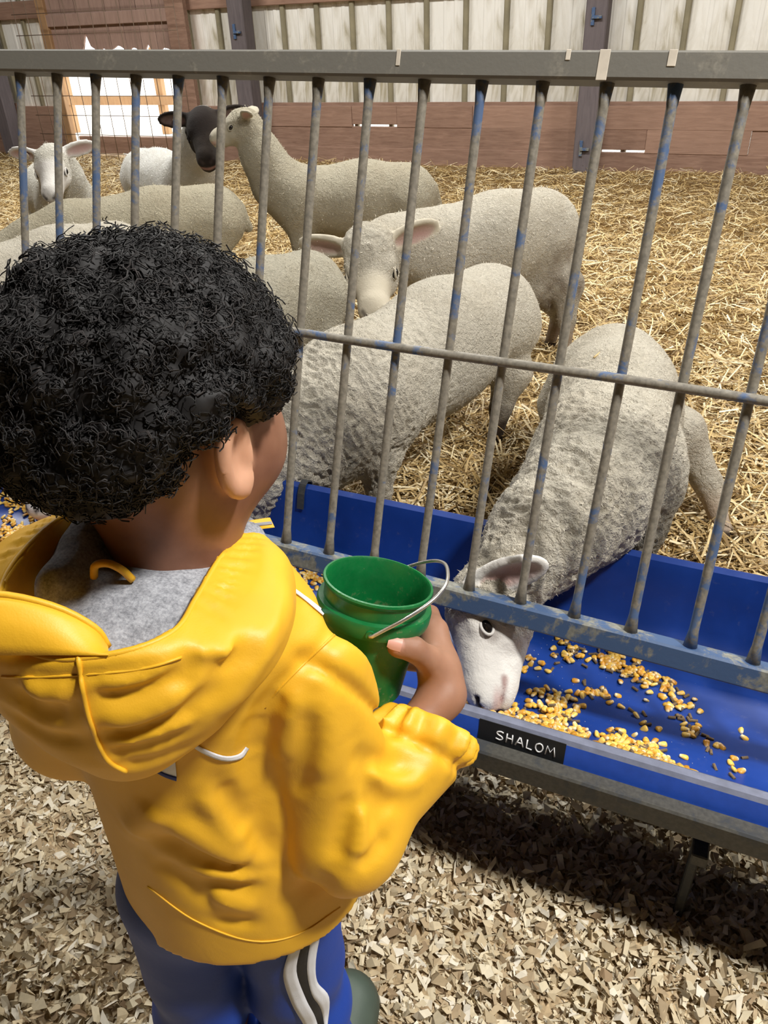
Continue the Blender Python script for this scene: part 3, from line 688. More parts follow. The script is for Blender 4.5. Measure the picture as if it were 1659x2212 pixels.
# ------------------------------------------------------------------ sheep
def unit(v): v = np.asarray(v, float); return v / np.linalg.norm(v)
def pl_dist(p, a, b):
    a = np.asarray(a, float); b = np.asarray(b, float); ba = b - a; h = np.clip(((p - a) @ ba) / (ba @ ba), 0, 1)
    return np.linalg.norm(p - a - h[:, None] * ba, axis=1)
WOOL = np.array(srgb(212, 204, 187)[:3]); FACE = np.array(srgb(220, 216, 210)[:3]); PINK = np.array(srgb(196, 150, 144)[:3]); DARK = np.array(srgb(58, 48, 42)[:3]); NOSE = np.array(srgb(70, 58, 54)[:3])
def sheep(label, spine, head, legs=None, h=0.009, wool=WOOL, face=FACE, leg_col=None, crimp=0.0, ear_out=0.35, ears=(1, 1), tag=0, wool_head=0.3, dirty=None, hs=1.0, curl=0.0, neck_crimp=None):
    sp = [np.array(q[:3], float) for q in spine]; rr = [q[3] for q in spine]
    fw = sp[2] - sp[0]; fw[2] = 0; fw = unit(fw); lt = np.array([-fw[1], fw[0], 0])
    base = np.array([(sp[0][0] + sp[2][0]) / 2, (sp[0][1] + sp[2][1]) / 2, GZ])
    fs = []
    for i in range(len(sp) - 1): fs.append((rc(sp[i], sp[i + 1], rr[i], rr[i + 1]), 0.06))
    # belly, haunches, shoulders
    mid = (sp[0] + sp[2]) / 2; fs.append((ell(mid - [0, 0, 0.03], (np.linalg.norm(sp[2] - sp[0]) * 0.42, rr[1] * 0.98, rr[1] * 1.0), np.array([fw, lt, [0, 0, 1]])), 0.05))
    rump, with_ = sp[0], sp[2]
    legs = legs or {}
    L = []
    for sgn, nm in ((1, 'l'), (-1, 'r')):
        hip = rump + lt * sgn * 0.062 - [0, 0, 0.03]
        hl = legs.get('h' + nm)
        if hl is None:
            ft = rump + lt * sgn * 0.085 - fw * 0.02; hl = [np.array([ft[0], ft[1], GZ + 0.24]) + fw * 0.06, np.array([ft[0], ft[1], GZ + 0.135]) - fw * 0.05, np.array([ft[0], ft[1], GZ + 0.02]) - fw * 0.02]
        L.append(([hip] + [np.array(q, float) for q in hl], (0.092, 0.058, 0.030, 0.020)))
        sh_ = with_ + lt * sgn * 0.06 - [0, 0, 0.03] + fw * 0.02
        fl_ = legs.get('f' + nm)
        if fl_ is None:
            ft = with_ + lt * sgn * 0.075 + fw * 0.03; fl_ = [np.array([ft[0], ft[1], GZ + 0.22]) - fw * 0.02, np.array([ft[0], ft[1], GZ + 0.11]) + fw * 0.005, np.array([ft[0], ft[1], GZ + 0.02])]
        L.append(([sh_] + [np.array(q, float) for q in fl_], (0.082, 0.050, 0.026, 0.019)))
    for pts, rad in L:
        for i in range(3): fs.append((rc(pts[i], pts[i + 1], rad[i], rad[i + 1]), 0.035 if i == 0 else 0.02))
        fs.append((rc(pts[3], pts[3] - [0, 0, 0.012], rad[3] * 1.05, rad[3] * 1.15), 0.006))
    # tail
    fs.append((rc(rump - fw * rr[0] * 0.85 + [0, 0, 0.03], rump - fw * rr[0] * 1.08 - [0, 0, 0.06], 0.026, 0.02), 0.02))
    # head
    po = np.array(head['poll'], float); f = unit(np.array(head['nose'], float) - po); up = np.array(head['up'], float); up = unit(up - f * up.dot(f)); sd = np.cross(up, f)   # sd = the animal's left
    S = hs * np.linalg.norm(np.array(head['nose'], float) - po) / 0.205
    HM = np.array([f, sd, up])
    def hp(a, b, c): return po + (f * a + sd * b + up * c) * S
    fs.append((ell(hp(.035, 0, .0), np.array((.078, .060, .064)) * S, HM), 0.03 * S))
    fs.append((rc(hp(.06, 0, .002), hp(.165, 0, -.004), .054 * S, .036 * S), 0.03 * S))
    fs.append((ell(hp(.186, 0, -.010), np.array((.034, .034, .034)) * S, HM), 0.02 * S))
    fs.append((rc(hp(.05, 0, -.045), hp(.165, 0, -.036), .040 * S, .022 * S), 0.03 * S))
    for s in (1, -1):
        fs.append((ell(hp(.075, s * .044, .022), np.array((.026, .014, .016)) * S, HM), 0.012 * S))     # brow
        fs.append((ell(hp(.07, s * .035, -.03), np.array((.045, .026, .035)) * S, HM), 0.02 * S))       # cheek
        fs.append((ell(hp(.197, s * .016, -.002), np.array((.018, .016, .016)) * S, HM), 0.012 * S))    # nostril wing
    fs.append((ell(hp(.188, 0, -.036), np.array((.024, .026, .016)) * S, HM), 0.008 * S))               # chin
    if curl: fs.append((ell(hp(.02, 0, .045), np.array((.05, .055, .035)) * S, HM), 0.03))
    body = U(fs, 0.02)
    EARS = []
    for s, on in zip((1, -1), ears):
        if not on: continue
        eo = head.get('ear_l' if s > 0 else 'ear_r')
        if eo is None: d = unit(sd * s * 1.0 - f * ear_out + up * head.get('ear_up', -0.15))
        else: d = unit(eo)
        eo_ = f * head.get('ear_face', (0.7, -0.7))[0] + up * head.get('ear_face', (0.7, -0.7))[1]; eo_ = np.array(head['ear_n'], float) if 'ear_n' in head else eo_; n_ = unit(eo_ - d * eo_.dot(d)); w_ = np.cross(n_, d)
        c0 = hp(.012, s * .050, .022); EARS.append((c0, d, n_, w_))
    ES = head.get('ear_s', 1.08)
    def ear_sdf(p):
        r = None
        for c0, d, n_, w_ in EARS:
            A = np.array([d, w_, n_])
            e = ell(c0 + d * .055 * S * ES, np.array((.066 * ES, .030 * ES, .013)) * S, A)(p)
            e = smin(e, rc(c0 - d * .01 * S, c0 + d * .03 * S, .016 * S, .016 * S)(p), 0.012 * S)
            cut = ell(c0 + d * .060 * S * ES + n_ * .012 * S, np.array((.056 * ES, .021 * ES, .013)) * S, A)(p)
            e = smax(e, -cut, 0.004 * S); r = e if r is None else np.minimum(r, e)
        return r
    NOST = [(hp(.214, s * .0135, .004), hp(.202, s * .022, .010)) for s in (1, -1)]
    MOUTH = [(hp(.214, 0, -.026), hp(.198, s * .022, -.027)) for s in (1, -1)] + [(hp(.198, s * .022, -.027), hp(.168, s * .034, -.030)) for s in (1, -1)]
    fine = h <= 0.006
    def total(p):
        d = body(p)
        if fine:
            for a, b in NOST: d = smax(d, -(pl_dist(p, a, b) - .0045 * S), 0.004)
            for a, b in MOUTH: d = smax(d, -(pl_dist(p, a, b) - .0022 * S), 0.004)
        if EARS: d = smin(d, ear_sdf(p), 0.012 * S)
        return d
    allp = np.vstack([np.array([q for q in sp]), np.array([q for pts, _ in L for q in pts]), hp(.24, 0, 0), hp(0, 0, .06)] + [c0 + d * .14 * S for c0, d, _, _ in EARS])
    V, F = surfnet(total, allp.min(0) - 0.19, allp.max(0) + 0.19, h, 1 if fine else 2)
    # colour and fleece masks, in the head's own frame
    q = (V - po) @ HM.T / S
    inhead = (np.linalg.norm((q - [.09, 0, -.01]) / np.array([.17, .10, .10]), axis=1) < 1)
    facem = np.clip((q[:, 0] - wool_head * 0.2 + 0.15 * np.clip(q[:, 2], -.05, .05)) / 0.03, 0, 1) * inhead
    col = np.repeat(wool[None], len(V), 0); wl = np.ones(len(V))
    col = col * (1 - facem[:, None]) + face[None] * facem[:, None]; wl = wl * (1 - 0.85 * facem)
    if EARS:
        de = ear_sdf(V); em = np.clip(1 - de / (0.008 * S), 0, 1) * (body(V) > 0.004)
        ec = np.repeat((face * (0.95 if face.mean() > 0.3 else 1.0))[None], len(V), 0)
        for c0, d, n_, w_ in EARS:
            inn = np.clip(1 - ell(c0 + d * .060 * S * ES + n_ * .012 * S, np.array((.050 * ES, .018 * ES, .012)) * S, np.array([d, w_, n_]))(V) / 0.004, 0, 1)
            ec = ec * (1 - inn[:, None]) + (PINK * (0.8 if face.mean() > 0.3 else 0.25))[None] * inn[:, None]
        col = col * (1 - em[:, None]) + ec * em[:, None]; wl = wl * (1 - 0.9 * em)
    if fine or True:
        for a, b in NOST:
            k = np.clip(1.6 - pl_dist(V, a, b) / (.0055 * S), 0, 1) * (inhead); col = col * (1 - k[:, None]) + (NOSE * 0.5)[None] * k[:, None]
        for a, b in MOUTH:
            k = np.clip(1.5 - pl_dist(V, a, b) / (.006 * S), 0, 1) * (inhead) * 0.8; col = col * (1 - k[:, None]) + (PINK * 0.55 if face.mean() > 0.3 else NOSE * 0.5)[None] * k[:, None]
        k = np.clip((q[:, 0] - .178) / .02, 0, 1) * np.clip((.01 - np.abs(q[:, 2] + .02)) / .006, 0, 1) * inhead * 0.5; col = col * (1 - k[:, None]) + PINK[None] * k[:, None]
    if head.get('smudge') is not None:
        for (a, b, c, r, cc) in head['smudge']:
            k = np.clip(1.4 - np.linalg.norm((q - [a, b, c]), axis=1) / r, 0, 1) * inhead * 0.75; cl = np.array(srgb(*cc)[:3]); col = col * (1 - k[:, None]) + cl[None] * k[:, None]
    lc = np.array(srgb(*(leg_col or (150, 132, 112)))[:3])
    for pts, rad in L:
        k = np.clip((GZ + 0.13 - V[:, 2]) / 0.05, 0, 1) * (pl_dist(V, pts[2], pts[3]) < 0.05); col = col * (1 - k[:, None]) + lc[None] * k[:, None]; wl = wl * (1 - 0.6 * k)
        k = np.clip((GZ + 0.035 - V[:, 2]) / 0.008, 0, 1) * (pl_dist(V, pts[2], pts[3]) < 0.05); col = col * (1 - k[:, None]) + DARK[None] * k[:, None]
    for (c, r, cc, amt) in (dirty or []):
        k = np.clip(1.5 - np.linalg.norm((V - np.array(c)) / np.array(r), axis=1), 0, 1) * amt * (0.6 + 0.4 * noise3(V * 40, 11)); k = np.clip(k, 0, 1); cl = np.array(srgb(*cc)[:3]); col = col * (1 - k[:, None]) + cl[None] * k[:, None]
    # real relief of the fleece
    N = vnormals(V, F)
    fb = noise3(V * 60, 21) * 0.5 + noise3(V * 130, 22) * 0.35
    amp = 0.0016 * wl
    D = amp * fb
    if crimp:
        cen = neck_crimp if neck_crimp is not None else sp[-2]
        k = np.clip(1.25 - np.linalg.norm(V - np.array(cen), axis=1) / 0.42, 0, 1) * wl
        nd = unit(sp[-1] - sp[2]); al = V @ nd; wv = V + 0.012 * np.stack([noise3(V * 24, 31), noise3(V * 24, 32), noise3(V * 24, 33)], 1)
        ridg = 1 - np.abs(noise3(np.stack([(wv @ nd) * 112, (wv @ unit(np.cross(nd, [0, 0, 1]))) * 52, (wv @ [0, 0, 1.0]) * 66], 1), 35)) * 2
        D = D + crimp * k * ridg
    if curl:
        k = np.clip(1.3 - np.linalg.norm(q - [0.02, 0, .045], axis=1) / .075, 0, 1); D = D + 0.006 * k * (noise3(V * 75, 41))
    V = V + N * D[:, None]
    root = thing('sheep', base, label, 'sheep', 'sheep in the straw pen')
    b = obj('body', V, F, MAT['wool'], parent=root, attrs={'Col': col, 'wool': wl})
    nf = 8500 if fine else 5000
    a3 = np.linalg.norm(np.cross(V[F[:, 2]] - V[F[:, 0]], V[F[:, 3]] - V[F[:, 1]]), axis=1) * wl[F[:, 0]]; fi = rng.choice(len(F), nf, p=a3 / a3.sum()); vi = F[fi, 0]
    pp = V[vi] + rng.normal(0, .4 * h, (nf, 3)); nn_ = N[vi]; tg = rng.normal(0, 1, (nf, 3)); tg -= nn_ * (tg * nn_).sum(1)[:, None]; tg /= np.linalg.norm(tg, axis=1)[:, None]
    ln_ = rng.uniform(.004, .009, nf) * (1.0 if fine else 1.5) * np.clip(wl[vi], .3, 1); lift = rng.uniform(.1, .7, nf)[:, None]; dr_ = tg * (1 - lift * .6) + nn_ * lift; sd_ = np.cross(dr_, nn_); sd_ /= np.linalg.norm(sd_, axis=1)[:, None] + 1e-9; wd_ = rng.uniform(.0004, .0010, nf)[:, None] * (1.0 if fine else 1.8)
    FV = np.stack([pp - nn_ * .001 - sd_ * wd_, pp - nn_ * .001 + sd_ * wd_, pp + dr_ * ln_[:, None]], 1).reshape(-1, 3)
    fl = obj('fleece', FV, np.arange(nf * 3).reshape(-1, 3), MAT['wool'], parent=root, attrs={'Col': np.repeat(col[vi] * 1.06, 3, 0), 'wool': np.zeros(nf * 3)}); fl['kind'] = 'stuff'
    for s in (1, -1):
        c = hp(.092, s * .0515 * head.get('eye_out', 1.0), .006); th = np.linspace(0, np.pi, 9); ph = np.linspace(0, 2 * np.pi, 14, endpoint=False); r = .0125 * S
        EV = np.array([c + r * (math.cos(t_) * sd * s + math.sin(t_) * (math.cos(p_) * (f * 1.05 - up * .5) + math.sin(p_) * (up * 0.72 + f * .3))) for t_ in th for p_ in ph])
        EF = [(i * 14 + j, (i + 1) * 14 + j, (i + 1) * 14 + (j + 1) % 14, i * 14 + (j + 1) % 14) for i in range(8) for j in range(14)]
        obj('eye', EV, EF, MAT['eye'], parent=root)
        rim = np.array([c + r * (.42 * sd * s + .98 * (math.cos(p_) * (f * 1.05 - up * .5) + math.sin(p_) * (up * 0.72 + f * .3))) for p_ in np.linspace(0, 2 * np.pi, 18, endpoint=False)]); RV, RF = tube(rim, .0030 * S, 6, closed=True); obj('eyelid', RV, RF, MAT['wool'], parent=root, attrs={'Col': np.repeat((face * .85)[None], len(RV), 0), 'wool': np.zeros(len(RV))})
    if tag and EARS:
        c0, d, n_, w_ = EARS[0 if tag > 0 else -1]; c = c0 + d * .045 * S + n_ * .010 * S
        V2, F2 = tube([c - n_ * 0.003, c + n_ * 0.003], 0.014 * S, 12); obj('ear_tag', V2, F2, MAT['tag'], parent=root, smooth=False)
    return root

# eating, head under the bottom rail
sheep('cream sheep eating at the trough with its white face under the bottom rail',
      [(-.230, 1.83, .470, .118), (-.190, 1.62, .475, .127), (-.165, 1.38, .465, .132), (-.180, 1.22, .465, .104), (-.215, 1.10, .460, .080), (-.245, 1.02, .430, .066)],
      {'poll': (-.283, .988, .404), 'nose': (-.248, .868, .334), 'up': (-.93, -.20, .22), 'ear_l': (.85, .05, .50), 'ear_r': (-.2, .55, -.8), 'ear_n': (.1, -.80, -.05), 'ear_s': 1.08,
       'smudge': [(.085, .0, .055, .03, (120, 112, 108)), (.10, .045, -.005, .014, (150, 138, 132))]},
      legs={'hl': [(-.34, 1.80, .38), (-.37, 1.85, .28), (-.37, 1.83, .17)], 'hr': [(-.055, 1.76, .37), (.03, 1.735, .265), (.085, 1.69, .17)],
            'fr': [(-.085, 1.34, .36), (-.078, 1.33, .25), (-.075, 1.33, .17)], 'fl': [(-.30, 1.38, .36), (-.31, 1.38, .25), (-.31, 1.38, .17)]},
      h=0.0040, crimp=0.0062, wool_head=0.32, neck_crimp=(-.21, 1.16, .46), leg_col=(176, 158, 140), hs=1.36,
      dirty=[((-.08, 1.5, .42), (.10, .12, .10), (128, 110, 84), .5), ((.0, 1.74, .32), (.08, .08, .12), (140, 122, 98), .5)])
# broad sheep with its head down in the trough behind the boy
sheep('big cream sheep with rump raised, leaning into the trough beside the boy',
      [(-.615, 2.04, .515, .135), (-.665, 1.80, .515, .142), (-.765, 1.50, .465, .150), (-.835, 1.36, .42, .13), (-.905, 1.22, .385, .105), (-.965, 1.10, .345, .08)],
      {'poll': (-.975, 1.06, .36), 'nose': (-1.02, .93, .29), 'up': (0.1, -.5, .8)},
      legs={'hr': [(-.53, 2.0, .37), (-.545, 1.97, .27), (-.555, 1.95, .17)], 'hl': [(-.72, 2.06, .37), (-.745, 2.07, .27), (-.745, 2.04, .17)],
            'fr': [(-.69, 1.44, .35), (-.68, 1.42, .26), (-.68, 1.42, .17)], 'fl': [(-.86, 1.46, .35), (-.87, 1.45, .26), (-.87, 1.45, .17)]},
      h=0.0044, crimp=0.0070, neck_crimp=(-.86, 1.32, .42), leg_col=(58, 44, 36), dirty=[((-.55, 1.97, .22), (.09, .10, .12), (52, 40, 32), 1.0)])
# behind it, head turned to the camera
sheep('cream sheep with curly forelock looking over the back of the big sheep',
      [(-.685, 2.84, .560, .150), (-.80, 2.72, .555, .150), (-.97, 2.58, .535, .135), (-1.04, 2.52, .555, .105), (-1.10, 2.46, .575, .082), (-1.13, 2.42, .575, .07)],
      {'poll': (-1.125, 2.36, .585), 'nose': (-1.035, 2.18, .465), 'up': (.1, -.45, .85), 'ear_up': -0.02, 'ear_face': (0.9, 0.15), 'smudge': [(.09, -.05, -.02, .02, (120, 100, 84))]},
      legs={'hr': [(-.55, 2.78, .40), (-.53, 2.74, .29), (-.52, 2.70, .17)]}, h=0.0075, wool_head=0.55, curl=1, hs=1.2, face=np.array(srgb(196, 187, 168)[:3]),
      dirty=[((-.55, 2.75, .36), (.10, .12, .18), (112, 92, 72), .9)])
# rump seen between the boy and the curly one
sheep('small greyish sheep rump just right of the boy\'s hair',
      [(-1.245, 2.13, .500, .125), (-1.29, 1.95, .50, .13), (-1.335, 1.68, .47, .125), (-1.35, 1.52, .44, .10), (-1.36, 1.38, .40, .085), (-1.36, 1.25, .36, .07)],
      {'poll': (-1.36, 1.20, .35), 'nose': (-1.36, 1.02, .30), 'up': (0, -.5, .8)}, h=0.009, wool=np.array(srgb(188, 181, 162)[:3]))
# standing tall, head raised to the left
sheep('sheep standing behind the others with its pale head raised high',
      [(-1.47, 3.50, .540, .142), (-1.66, 3.42, .545, .145), (-1.90, 3.28, .540, .138), (-1.985, 3.22, .62, .108), (-2.035, 3.19, .74, .083), (-2.06, 3.17, .83, .070)],
      {'poll': (-2.055, 3.165, .885), 'nose': (-2.205, 3.09, .822), 'up': (-.25, -.1, .95), 'ear_up': 0.1}, h=0.0075, wool_head=0.35, hs=1.05, wool=np.array(srgb(180, 172, 152)[:3]), face=np.array(srgb(170, 163, 146)[:3]))
# dark-faced
sheep('white sheep with a dark brown face and a drooping dark ear',
      [(-3.30, 3.90, .520, .140), (-3.05, 3.72, .53, .145), (-2.72, 3.50, .54, .135), (-2.58, 3.42, .64, .10), (-2.50, 3.36, .74, .082), (-2.45, 3.31, .82, .07)],
      {'poll': (-2.375, 3.27, .872), 'nose': (-2.26, 3.09, .722), 'up': (.25, -.5, .8), 'ear_up': -0.25, 'ear_face': (0.9, 0.25)}, h=0.0085, wool=np.array(srgb(226, 224, 218)[:3]), face=np.array(srgb(28, 21, 18)[:3]), wool_head=-0.15, tag=-1, hs=1.0,
      )
# left, facing
sheep('pale sheep at the far left facing the camera with tagged ears spread wide',
      [(-3.52, 3.36, .53, .135), (-3.32, 3.20, .535, .14), (-3.06, 3.0, .54, .13), (-2.98, 2.93, .60, .10), (-2.92, 2.87, .68, .085), (-2.88, 2.83, .73, .07)],
      {'poll': (-2.85, 2.78, .775), 'nose': (-2.755, 2.62, .635), 'up': (.2, -.45, .85), 'ear_up': -0.12, 'ear_face': (0.9, 0.25), 'smudge': [(.19, 0, -.01, .035, (92, 86, 82))]}, h=0.0085, wool=np.array(srgb(222, 218, 206)[:3]), wool_head=0.35, tag=-1, hs=1.0)
# long body running left
sheep('sheep whose long tan back runs left in front of the tagged sheep',
      [(-2.13, 2.90, .525, .140), (-2.29, 2.72, .525, .142), (-2.52, 2.46, .515, .135), (-2.62, 2.34, .50, .10), (-2.70, 2.24, .46, .085), (-2.77, 2.16, .42, .07)],
      {'poll': (-2.80, 2.12, .40), 'nose': (-2.88, 2.0, .28), 'up': (-.3, -.4, .8)}, h=0.009, wool=np.array(srgb(184, 175, 152)[:3]))
sheep('round cream sheep back at the left edge above the boy\'s hair',
      [(-2.16, 2.30, .500, .132), (-2.26, 2.12, .50, .135), (-2.38, 1.86, .48, .130), (-2.42, 1.72, .44, .10), (-2.44, 1.58, .40, .085), (-2.45, 1.45, .36, .07)],
      {'poll': (-2.45, 1.41, .35), 'nose': (-2.45, 1.27, .24), 'up': (0, -.5, .8)}, h=0.009)
sheep('shaggy grey-white sheep directly behind the boy\'s hair, head in the trough',
      [(-1.83, 2.16, .515, .128), (-1.84, 1.98, .505, .13), (-1.83, 1.70, .485, .130), (-1.80, 1.54, .45, .105), (-1.76, 1.40, .41, .085), (-1.72, 1.27, .37, .07)],
      {'poll': (-1.70, 1.22, .355), 'nose': (-1.66, 1.04, .305), 'up': (0, -.5, .8)}, h=0.008, crimp=0.005, wool=np.array(srgb(222, 216, 206)[:3]))

V, F = tube(smoothpoly([SZ(1283, 772, .606), SZ(1305, 755, .6065), SZ(1332, 736, .604)], 6), .0022, 6)
finish(obj('straw_stalk', V, F, MAT['straw'], loc=SZ(1305, 755, .605)), 'single straw stalk lying on the back of the eating sheep', 'straw')

# ------------------------------------------------------------------ green bucket (level frame, then turned)
def ob(name, V, F, mat, parent=None, **kw): return obj(name, np.asarray(V) @ Q.T, F, mat, parent=parent, **kw)
RCN = P(818, 1253, 0.70); BA = unit([0.21, 0.19, 0.96]); B1 = unit(np.cross([0, 1, 0], BA)); B2 = np.cross(BA, B1)
def lathe(profile, c, a, e1, e2, n=48, close=True):
    th = np.linspace(0, 2 * np.pi, n, endpoint=False); V = []; m = len(profile)
    for r, z in profile: V += [c + a * z + (e1 * math.cos(t_) + e2 * math.sin(t_)) * r for t_ in th]
    F = [(i * n + k, i * n + (k + 1) % n, (i + 1) * n + (k + 1) % n, (i + 1) * n + k) for i in range(m - 1) for k in range(n)]
    return np.array(V), F
HB = 0.112
bucket = thing('bucket', Q @ (RCN - BA * HB), 'small green plastic bucket with a wire handle in the boy\'s right hand', 'bucket')
prof_b = [(0.0005, -HB + .003), (.036, -HB + .003), (.0385, -HB), (.0405, -HB + .002), (.0462, -.036), (.0464, -.034), (.0525, -.034), (.0533, -.031), (.0535, -.022), (.0525, -.0195), (.0480, -.0185), (.0484, -.006), (.0500, -.0045), (.0512, -.002), (.0506, 0), (.0486, .0003), (.0472, -.002), (.0452, -.034), (.0385, -HB + .008), (.0005, -HB + .006)]
V, F = lathe(prof_b, RCN, BA, B1, B2, 64); ob('pail', V, F, MAT['green'], parent=bucket, autosmooth=0.6)
pa = P(808, 1334, .645); 
fr_ = unit((pa - RCN) - BA * (pa - RCN).dot(BA)); P0 = RCN - BA * .027 + fr_ * .0545; P1 = RCN - BA * .027 - fr_ * .0545
rt = np.cross(BA, fr_); rt = rt if rt[0] > 0 else -rt; out = unit(rt * 0.80 + BA * 0.62)
hd = [P0 - fr_ * .006, P0 + fr_ * .003, P0 + fr_ * .003 + out * .006]
for t_ in np.linspace(0.05, 0.95, 20):
    a = math.pi * t_; hd.append((P0 + P1) / 2 + fr_ * .0565 * math.copysign(abs(math.cos(a)) ** 0.75, math.cos(a)) + out * .076 * math.sin(a) ** 0.85)
hd += [P1 - fr_ * .003 + out * .006, P1 - fr_ * .003, P1 + fr_ * .006]
V, F = tube(smoothpoly(hd, 70), 0.0017, 8); ob('wire_handle', V, F, MAT['wire'], parent=bucket)
for pp, dd in ((P0, fr_), (P1, -fr_)):
    V, F = tube([pp - dd * .004, pp + dd * .0012], 0.0042, 12); ob('handle_boss', V, F, MAT['green'], parent=bucket, autosmooth=0.6)

# ------------------------------------------------------------------ the boy
FD = unit([0.57, 0.80, -0.14]); RT = unit(np.cross(FD, [0, 0, 1.0])); UPH = np.cross(RT, FD); HA = np.array([RT, FD, UPH])
HC = np.array([-.152, .476, .998])
def hq(r, f, u): return HC + RT * r + FD * f + UPH * u
child = thing('person', Q @ np.array([-.16, .46, 0.0]), 'young child in a yellow raincoat and blue track pants holding a green bucket', 'person')
SH_R, EL_R, CU_R = P(655, 1440, .60), P(738, 1765, .66), P(925, 1585, .70)
WR_R = P(957, 1500, .716)
SH_L, EL_L, CU_L = np.array([-.248, .455, .785]), np.array([-.278, .485, .695]), np.array([-.165, .575, .700])
def head_sdf():
    fs = [ell(HC, (.068, .086, .084), HA), (ell(hq(0, .030, -.045), (.055, .056, .052), HA), .04), (ell(hq(0, .058, -.078), (.026, .022, .018), HA), .03),
          (ell(hq(.034, .050, -.040), (.026, .024, .026), HA), .03), (ell(hq(-.034, .050, -.040), (.026, .024, .026), HA), .03),
          (rc(hq(0, .084, .005), hq(0, .093, -.024), .007, .011), .015), (ell(hq(.011, .087, -.027), (.008, .008, .007), HA), .008), (ell(hq(-.011, .087, -.027), (.008, .008, .007), HA), .008),
          (ell(hq(0, .082, -.048), (.020, .010, .006), HA), .006), (ell(hq(0, .080, -.057), (.017, .010, .006), HA), .006),
          (ell(hq(.028, .079, .006), (.014, .008, .008), HA), .01), (ell(hq(-.028, .079, .006), (.014, .008, .008), HA), .01),
          (rc((-.152, .450, .83), (-.149, .464, .95), .047, .044), .03)]
    return fs
def ear(s):
    c = hq(s * .0665, .010, -.021); up = unit(UPH * 1 - FD * 0.10); out = unit(RT * s * 0.16 - FD); out = unit(out - up * out.dot(up)); nr = np.cross(up, out); nr = nr if nr.dot(RT * s) > 0 else -nr
    A = np.array([up, out, nr]); cc = c + out * .0145 + nr * .009
    def f(p):
        e = ell(cc, (.0285, .0170, .0085), A)(p)
        e = smax(e, -ell(cc - out * .003 + nr * .0085, (.0220, .0125, .0090), A)(p), .003)
        e = smin(e, ell(c - up * .0215 + out * .009 + nr * .009, (.0095, .0085, .0060), A)(p), .006)
        e = smin(e, ell(c - up * .003 + out * .002 + nr * .007, (.0075, .0045, .0055), A)(p), .004)
        return smin(e, rc(c - up * .012 + nr * .001, c + up * .014 + nr * .001, .007, .007)(p), .006)
    return f
def hand_sdf(mir=None):
    j = lambda px, py, d: P(px, py, d)
    wr = WR_R
    palm = [rc(wr, P(950, 1440, .730), .0175, .0185), (rc(P(945, 1440, .724), P(938, 1368, .748), .0165, .0150), .012), (rc(P(940, 1435, .738), P(945, 1400, .762), .015, .014), .012)]
    th = [(rc(P(952, 1452, .716), P(925, 1424, .702), .0150, .0128), .012), (rc(P(925, 1424, .702), P(893, 1402, .682), .0122, .0116), .004), (rc(P(893, 1402, .682), P(860, 1396, .6735), .0114, .0104), .003)]
    fi = []
    for (a, b, c, d, r) in (((940, 1358, .752), (930, 1326, .778), (898, 1318, .797), (868, 1325, .803), .0092), ((947, 1385, .762), (938, 1368, .786), (905, 1360, .803), (868, 1362, .808), .0094), ((948, 1410, .765), (938, 1405, .786), (905, 1400, .803), (868, 1400, .806), .0090), ((946, 1430, .760), (934, 1435, .780), (904, 1436, .794), (876, 1436, .797), .0080)):
        fi.append((rc(P(*a), P(*b), r * 1.12, r), .006)); fi.append((rc(P(*b), P(*c), r, r * .95), .002)); fi.append((rc(P(*c), P(*d), r * .95, r * .82), .002))
    return palm, th, fi
palm, th_, fi_ = hand_sdf()
def body_parts():
    fs = head_sdf()
    fs += [(ell((-.152, .455, .70), (.090, .062, .17)), .03), (ell((-.158, .45, .53), (.085, .062, .08)), .03)]
    fs += [(rc(SH_R, EL_R, .034, .028), .03), (rc(EL_R, WR_R, .026, .0175), .02), (rc(SH_L, EL_L, .034, .028), .03), (rc(EL_L, CU_L, .026, .019), .02)]
    for s in (-1, 1):
        hx = -.163 + s * .045; fs += [(rc((hx, .445, .50), (hx + s * .004, .430, .29), .048, .036), .02), (rc((hx + s * .004, .430, .29), (hx + s * .006, .415, .06), .035, .022), .02), (rc((hx + s * .006, .41, .045), (hx + s * .014, .51, .035), .024, .018), .02)]
    # left hand on the far side of the bucket
    fs += [(ell(CU_L + [.035, .012, 0], (.03, .022, .014)), .015)]
    for k in range(4): fs.append((rc(CU_L + [.055, .012, .016 - .011 * k], CU_L + [.088 - .004 * abs(k - 1), .004, .016 - .011 * k], .0085, .007), .004))
    fs.append((rc(CU_L + [.03, .0, .015], CU_L + [.06, -.014, .03], .0095, .008), .006))
    return fs + palm[:1] + [(g, k) for g, k in palm[1:]]
_bp = body_parts(); _main = U(_bp, 0.02); _earR = ear(1); _earL = ear(-1)
def body_sdf(p):
    d = _main(p); d = smin(d, _earR(p), .006); d = smin(d, _earL(p), .006)
    for g, k in th_ + fi_: d = smin(d, g(p), k)
    return d
V, F = surfnet(body_sdf, (-.36, .30, -.02), (.10, .68, 1.12), .0034, 1)
hdv = V[:, 2]
c0 = np.array(srgb(122, 84, 64)[:3]); c1 = np.array(srgb(224, 172, 140)[:3]); col = np.repeat(c0[None], len(V), 0)
ke = np.clip(1.3 - np.minimum(_earR(V), _earL(V)) / .006, 0, 1) * (np.linalg.norm(V - HC, axis=1) > .05); col = col * (1 - 0.75 * ke[:, None]) + c1[None] * 0.75 * ke[:, None]
kh = np.clip(1.2 - np.linalg.norm(V - P(925, 1420, .72), axis=1) / .09, 0, 1); col = col * (1 - 0.35 * kh[:, None]) + c1[None] * 0.35 * kh[:, None]
nail = P(853, 1392, .664); kn = np.clip(1.5 - np.linalg.norm((V - nail), axis=1) / .0065, 0, 1); pk = np.array(srgb(216, 158, 140)[:3]); col = col * (1 - kn[:, None]) + pk[None] * kn[:, None]
ob('body', V, F, MAT['skin'], parent=child, attrs={'Col': col})
